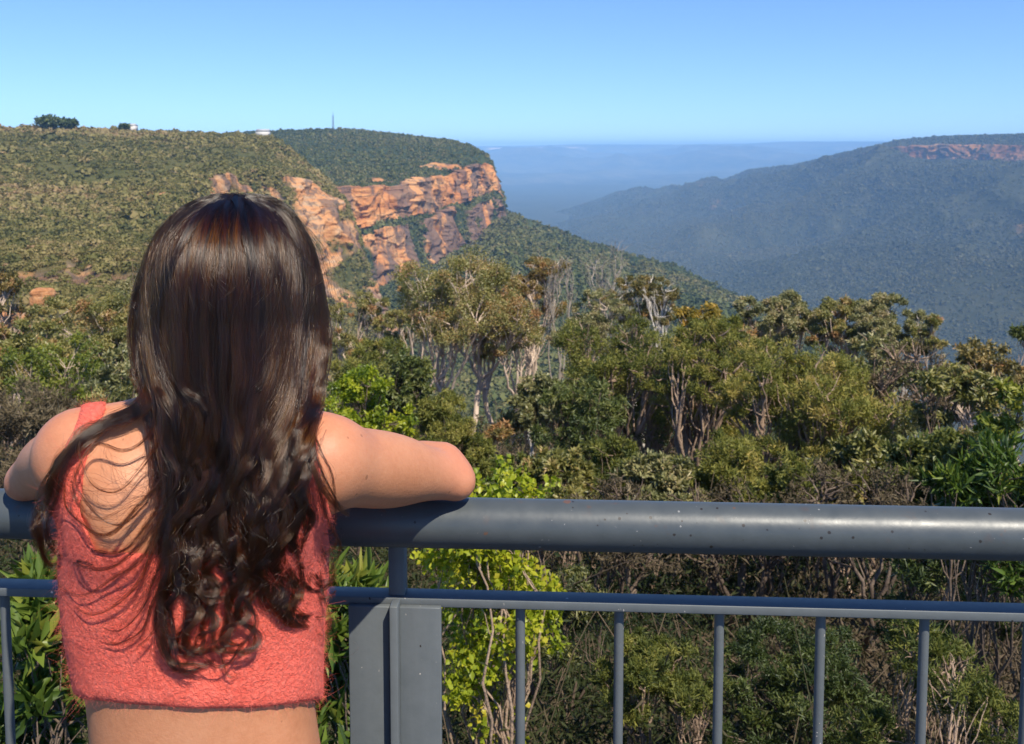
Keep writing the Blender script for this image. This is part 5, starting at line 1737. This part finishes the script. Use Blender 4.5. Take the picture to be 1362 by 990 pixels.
LONG = [  # start on head (s), then the path down the back
    # left: over the shoulder and the loose fan across the back
    (-.98, [(196, 505), (178, 540), (140, 565), (100, 590), (68, 640), (52, 700), (62, 745), (92, 758)], 130, 9, 5, 3),
    (-.96, [(200, 515), (180, 548), (132, 572), (88, 610), (56, 668), (46, 722), (70, 750)], 120, 8, 5, 3),
    (-.92, [(204, 520), (184, 552), (120, 580), (82, 628), (62, 700), (84, 752), (120, 765)], 80, 7, 4, 3),
    (-.95, [(200, 510), (186, 545), (150, 560), (112, 572), (84, 604), (64, 650), (58, 690)], 110, 8, 4, 2),
    (-.9, [(208, 540), (200, 575), (165, 600), (125, 590), (104, 612), (96, 660), (120, 690), (165, 680)], 22, 3, 2, 1),
    (-.88, [(210, 560), (200, 605), (160, 650), (120, 640), (100, 600), (106, 575)], 22, 3, 1.5, 1),
    (-.84, [(214, 580), (206, 640), (176, 690), (140, 690), (114, 660), (104, 620)], 28, 3, 1.5, 1),
    (-.82, [(215, 585), (212, 640), (170, 690), (128, 712), (92, 680), (90, 640)], 52, 5, 2, 2),
    (-.8, [(217, 590), (212, 660), (186, 714), (140, 738), (98, 726), (74, 690)], 40, 4, 2, 1),
    (-.78, [(218, 600), (214, 670), (190, 725), (146, 752), (104, 752), (70, 730)], 40, 4, 2, 1),
    (-.76, [(220, 600), (216, 680), (192, 740), (150, 775), (110, 790), (86, 778)], 40, 4, 2, 1),
    (-.74, [(221, 610), (218, 690), (196, 760), (160, 808), (124, 826), (104, 812)], 40, 4, 2, 1),
    (-.72, [(222, 610), (220, 700), (202, 770), (176, 826), (146, 850), (126, 842)], 46, 4, 2, 1),
    (-.7, [(224, 620), (222, 700), (208, 780), (190, 836), (158, 862), (134, 862)], 40, 4, 2, 1),
    (-.68, [(226, 620), (224, 710), (216, 790), (206, 842), (186, 862)], 60, 5, 3, 1),
    # centre left: the longest locks
    (-.8, [(214, 550), (218, 640), (232, 720), (216, 800), (214, 850), (236, 886), (280, 884)], 190, 12, 5, 3),
    (-.7, [(222, 560), (226, 650), (222, 730), (230, 790), (220, 840), (232, 876), (262, 892)], 190, 12, 5, 4),
    (-.62, [(232, 560), (236, 650), (252, 720), (240, 780), (252, 830), (240, 868), (258, 880)], 180, 12, 5, 5),
    (-.55, [(240, 560), (250, 640), (240, 710), (262, 770), (250, 830), (262, 868), (296, 872)], 190, 13, 5, 6),
    (-.47, [(250, 555), (248, 640), (268, 700), (252, 760), (276, 800), (268, 850), (240, 866)], 190, 13, 5, 6),
    (-.4, [(262, 560), (270, 640), (258, 700), (284, 752), (272, 790), (240, 780), (222, 760)], 170, 12, 5, 6),
    (-.32, [(270, 560), (264, 640), (284, 700), (300, 750), (296, 790), (268, 784), (250, 800)], 180, 12, 5, 6),
    (-.25, [(282, 560), (290, 640), (276, 700), (304, 740), (318, 780), (300, 840), (284, 862)], 180, 12, 5, 6),
    (-.2, [(286, 560), (278, 640), (292, 700), (322, 752), (318, 800), (338, 850), (318, 874)], 150, 11, 4, 5),
    (-.12, [(294, 555), (300, 630), (286, 690), (296, 740), (330, 770), (322, 820), (300, 850), (322, 866)], 150, 11, 4, 5),
    (-.5, [(246, 570), (256, 660), (262, 740), (284, 790), (280, 830), (300, 868), (334, 862), (338, 830)], 70, 6, 3, 3),
    (-.3, [(270, 580), (286, 670), (300, 740), (324, 782), (336, 820), (326, 860), (296, 884), (262, 876)], 60, 5, 3, 3),
    (-.2, [(284, 580), (296, 680), (306, 760), (300, 840), (290, 880), (302, 908), (320, 900)], 46, 5, 2, 2),
    # right bundle
    (.05, [(316, 555), (322, 620), (336, 690), (330, 740), (346, 790), (372, 812), (396, 818)], 140, 11, 5, 4),
    (.15, [(328, 555), (340, 630), (332, 700), (346, 760), (366, 800), (392, 824), (414, 826)], 190, 13, 6, 5),
    (.28, [(342, 555), (336, 630), (354, 700), (344, 760), (372, 796), (398, 828), (412, 838)], 190, 13, 6, 5),
    (.4, [(358, 555), (366, 630), (354, 700), (374, 752), (366, 796), (392, 820), (420, 822)], 190, 13, 6, 5),
    (.5, [(370, 555), (362, 630), (380, 690), (372, 750), (396, 790), (384, 820), (404, 836)], 190, 13, 6, 5),
    (.6, [(382, 555), (390, 620), (376, 680), (396, 730), (388, 780), (414, 806), (408, 836)], 190, 13, 6, 5),
    (.7, [(394, 555), (386, 620), (402, 680), (392, 740), (416, 780), (430, 790), (442, 782)], 150, 11, 4, 4),
    (.78, [(402, 555), (410, 600), (396, 650), (412, 700), (404, 750), (424, 776), (446, 766)], 120, 10, 3, 4),
    (.82, [(406, 550), (404, 590), (424, 640), (446, 672), (462, 682)], 120, 8, 3, 1),
    (.86, [(410, 540), (416, 580), (430, 625), (448, 664), (460, 676)], 60, 5, 2, 1),
    (.7, [(392, 570), (400, 650), (420, 700), (410, 732), (440, 738), (452, 715), (440, 692)], 34, 3, 1.5, 1),
    (.8, [(404, 560), (420, 640), (440, 700), (452, 730), (444, 762), (424, 770)], 30, 3, 1.5, 1),
    (.75, [(398, 560), (408, 660), (430, 730), (446, 750), (438, 788), (414, 792)], 30, 3, 1.5, 1),
    (.85, [(408, 545), (426, 600), (444, 640), (450, 700), (438, 716), (428, 700)], 24, 2.5, 1.2, 1),
    (.65, [(388, 580), (404, 690), (424, 760), (436, 810), (428, 838), (412, 826)], 30, 3, 1.5, 1),
    (.2, [(334, 570), (344, 680), (356, 770), (392, 812), (420, 830), (440, 820)], 60, 5, 3, 2),
    (.02, [(314, 570), (330, 680), (342, 730), (338, 780), (352, 800)], 40, 4, 2, 3),
]
for s, pth, n, wm, we, cu in LONG:
    for rep in range(2 if n > 100 else 1):
        jit = g.normal(0, 2.6, (len(pth), 2)) * np.linspace(.4, 1, len(pth))[:, None] + (g.normal(0, 5, 2) * np.linspace(0, 1, len(pth))[:, None] if n <= 100 else 0)
        q = [tuple(np.array(p) + j) for p, j in zip(pth, jit)]
        s1 = s + g.normal(0, .03)
        hd_ = from_head(s1, (q[0][0] - np.interp(q[0][1], HCY[:, 0], HCY[:, 1])) / np.interp(q[0][1], HWY[:, 0], HWY[:, 1]), 450)
        lock(hd_ + q, int(n * (.62 if n > 100 else 1)), 3, we, cu * .8, g.uniform(85, 170), g.uniform(4, 9), g.uniform(9, 20) if n > 100 else g.uniform(8, 26), .8 if n > 100 else .55, .25, wmid=wm * .75, ragged=.14 if n > 100 else .2)
# little tufts and flyaways
lock([(205, 350), (190, 372), (180, 390), (178, 405), (190, 412), (206, 404)], 40, 4, 2, 0, 60, 8, 14, .6)
lock([(212, 372), (196, 384), (186, 396), (196, 404), (218, 406)], 30, 4, 2, 0, 60, 8, 14, .6)
lock([(424, 380), (434, 410), (442, 440), (434, 460), (422, 468)], 22, 2, 1, 0, 60, 4, 10, .5)
lock([(426, 420), (440, 450), (428, 490), (432, 530)], 26, 3, 1.5, 0, 60, 6, 12, .7)
for k in range(420):
    s = g.uniform(-1.03, 1.03)
    ye = g.uniform(380, 620)
    s2 = s + g.normal(0, .14)
    lock(from_head(s, s2, 350) + [(head_x(s2 * 1.03, (350 + ye) / 2) + g.normal(0, 7), (350 + ye) / 2), (head_x(s2, ye) + g.normal(0, 10), ye)], 2, 4, 5, 3, 80, 10, 18, 2.6, 1.0, .00011)
for k in range(46):
    x0, y0 = g.uniform(205, 245), g.uniform(570, 640)
    x1, y1 = g.uniform(70, 190), g.uniform(610, 860)
    lock([(x0 + 8, y0 - 50), (x0, y0), (x0 - 4 + g.normal(0, 6), y0 * .45 + y1 * .55 + g.uniform(0, 40)), (x1 * .6 + x0 * .4, y1 + g.uniform(0, 35)), (x1, y1), (x1 + g.normal(0, 14), y1 - g.uniform(10, 60))], int(g.integers(1, 5)), 3, 3, 1, 70, 8, g.uniform(8, 30), 2.2, .6, .00013)
for k in range(60):
    x0, y0 = g.uniform(215, 430), g.uniform(560, 640)
    x1, y1 = x0 + g.normal(0, 22), g.uniform(740, 880)
    lock([(x0, y0), (x0 + g.normal(0, 10), y0 * .6 + y1 * .4), (x1, y1), (x1 + g.normal(0, 16), y1 + g.uniform(-30, 12))], 2, 4, 6, 4, 70, 10, g.uniform(14, 34), 2.6, .8, .00012)
for k in range(60):
    a0 = g.uniform(-.9, .9)
    x0, y0 = head_x(a0, 275 + 30 * abs(a0)), 270 + 30 * abs(a0)
    lock([(x0, y0 + 8), (x0 + a0 * 12 + g.normal(0, 5), y0 - 3 - g.random() * 5), (x0 + a0 * 42 + g.normal(0, 8), y0 + 4 + 26 * abs(a0))], 1, 1, 1, 0, 60, 2, 4, 1.5, 1.0, .0001)
allp, allr = np.concatenate(STR), np.concatenate(RAD)
print("hair strands", len(allp))
so = curves_obj("strands", allp, allr, m_hair, hair)
at = so.data.attributes.new("tint", "FLOAT", "POINT")
along = np.linspace(0, 1, NP)
tn_ = np.concatenate(TNT)[:, None] + 0.16 * np.clip(1 - along * 4.5, 0, 1)[None] - 0.06 * along[None]
at.data.foreach_set("value", np.clip(tn_, .4, .98).astype(np.float32).ravel())
# ================================================================== AIR
t = NT("blue_haze")
v = t.n("VolumePrincipled")
v.inputs["Color"].default_value = (0.29, 0.57, 1.0, 1)
v.inputs["Absorption Color"].default_value = (0.09, 0.09, 0.09, 1)
v.inputs["Density"].default_value = 1.1e-4
v.inputs["Anisotropy"].default_value = -0.3
t.t.links.new(v.outputs[0], t.out.inputs["Volume"])
hv, hf = box((0, 14000, -181), (21000, 0, 0), (0, 17500, 0), (0, 0, 299))
o = mesh_obj("haze", hv, hf, t.m)
tag(o, "thin blue haze filling the valley", "haze", None, "stuff")
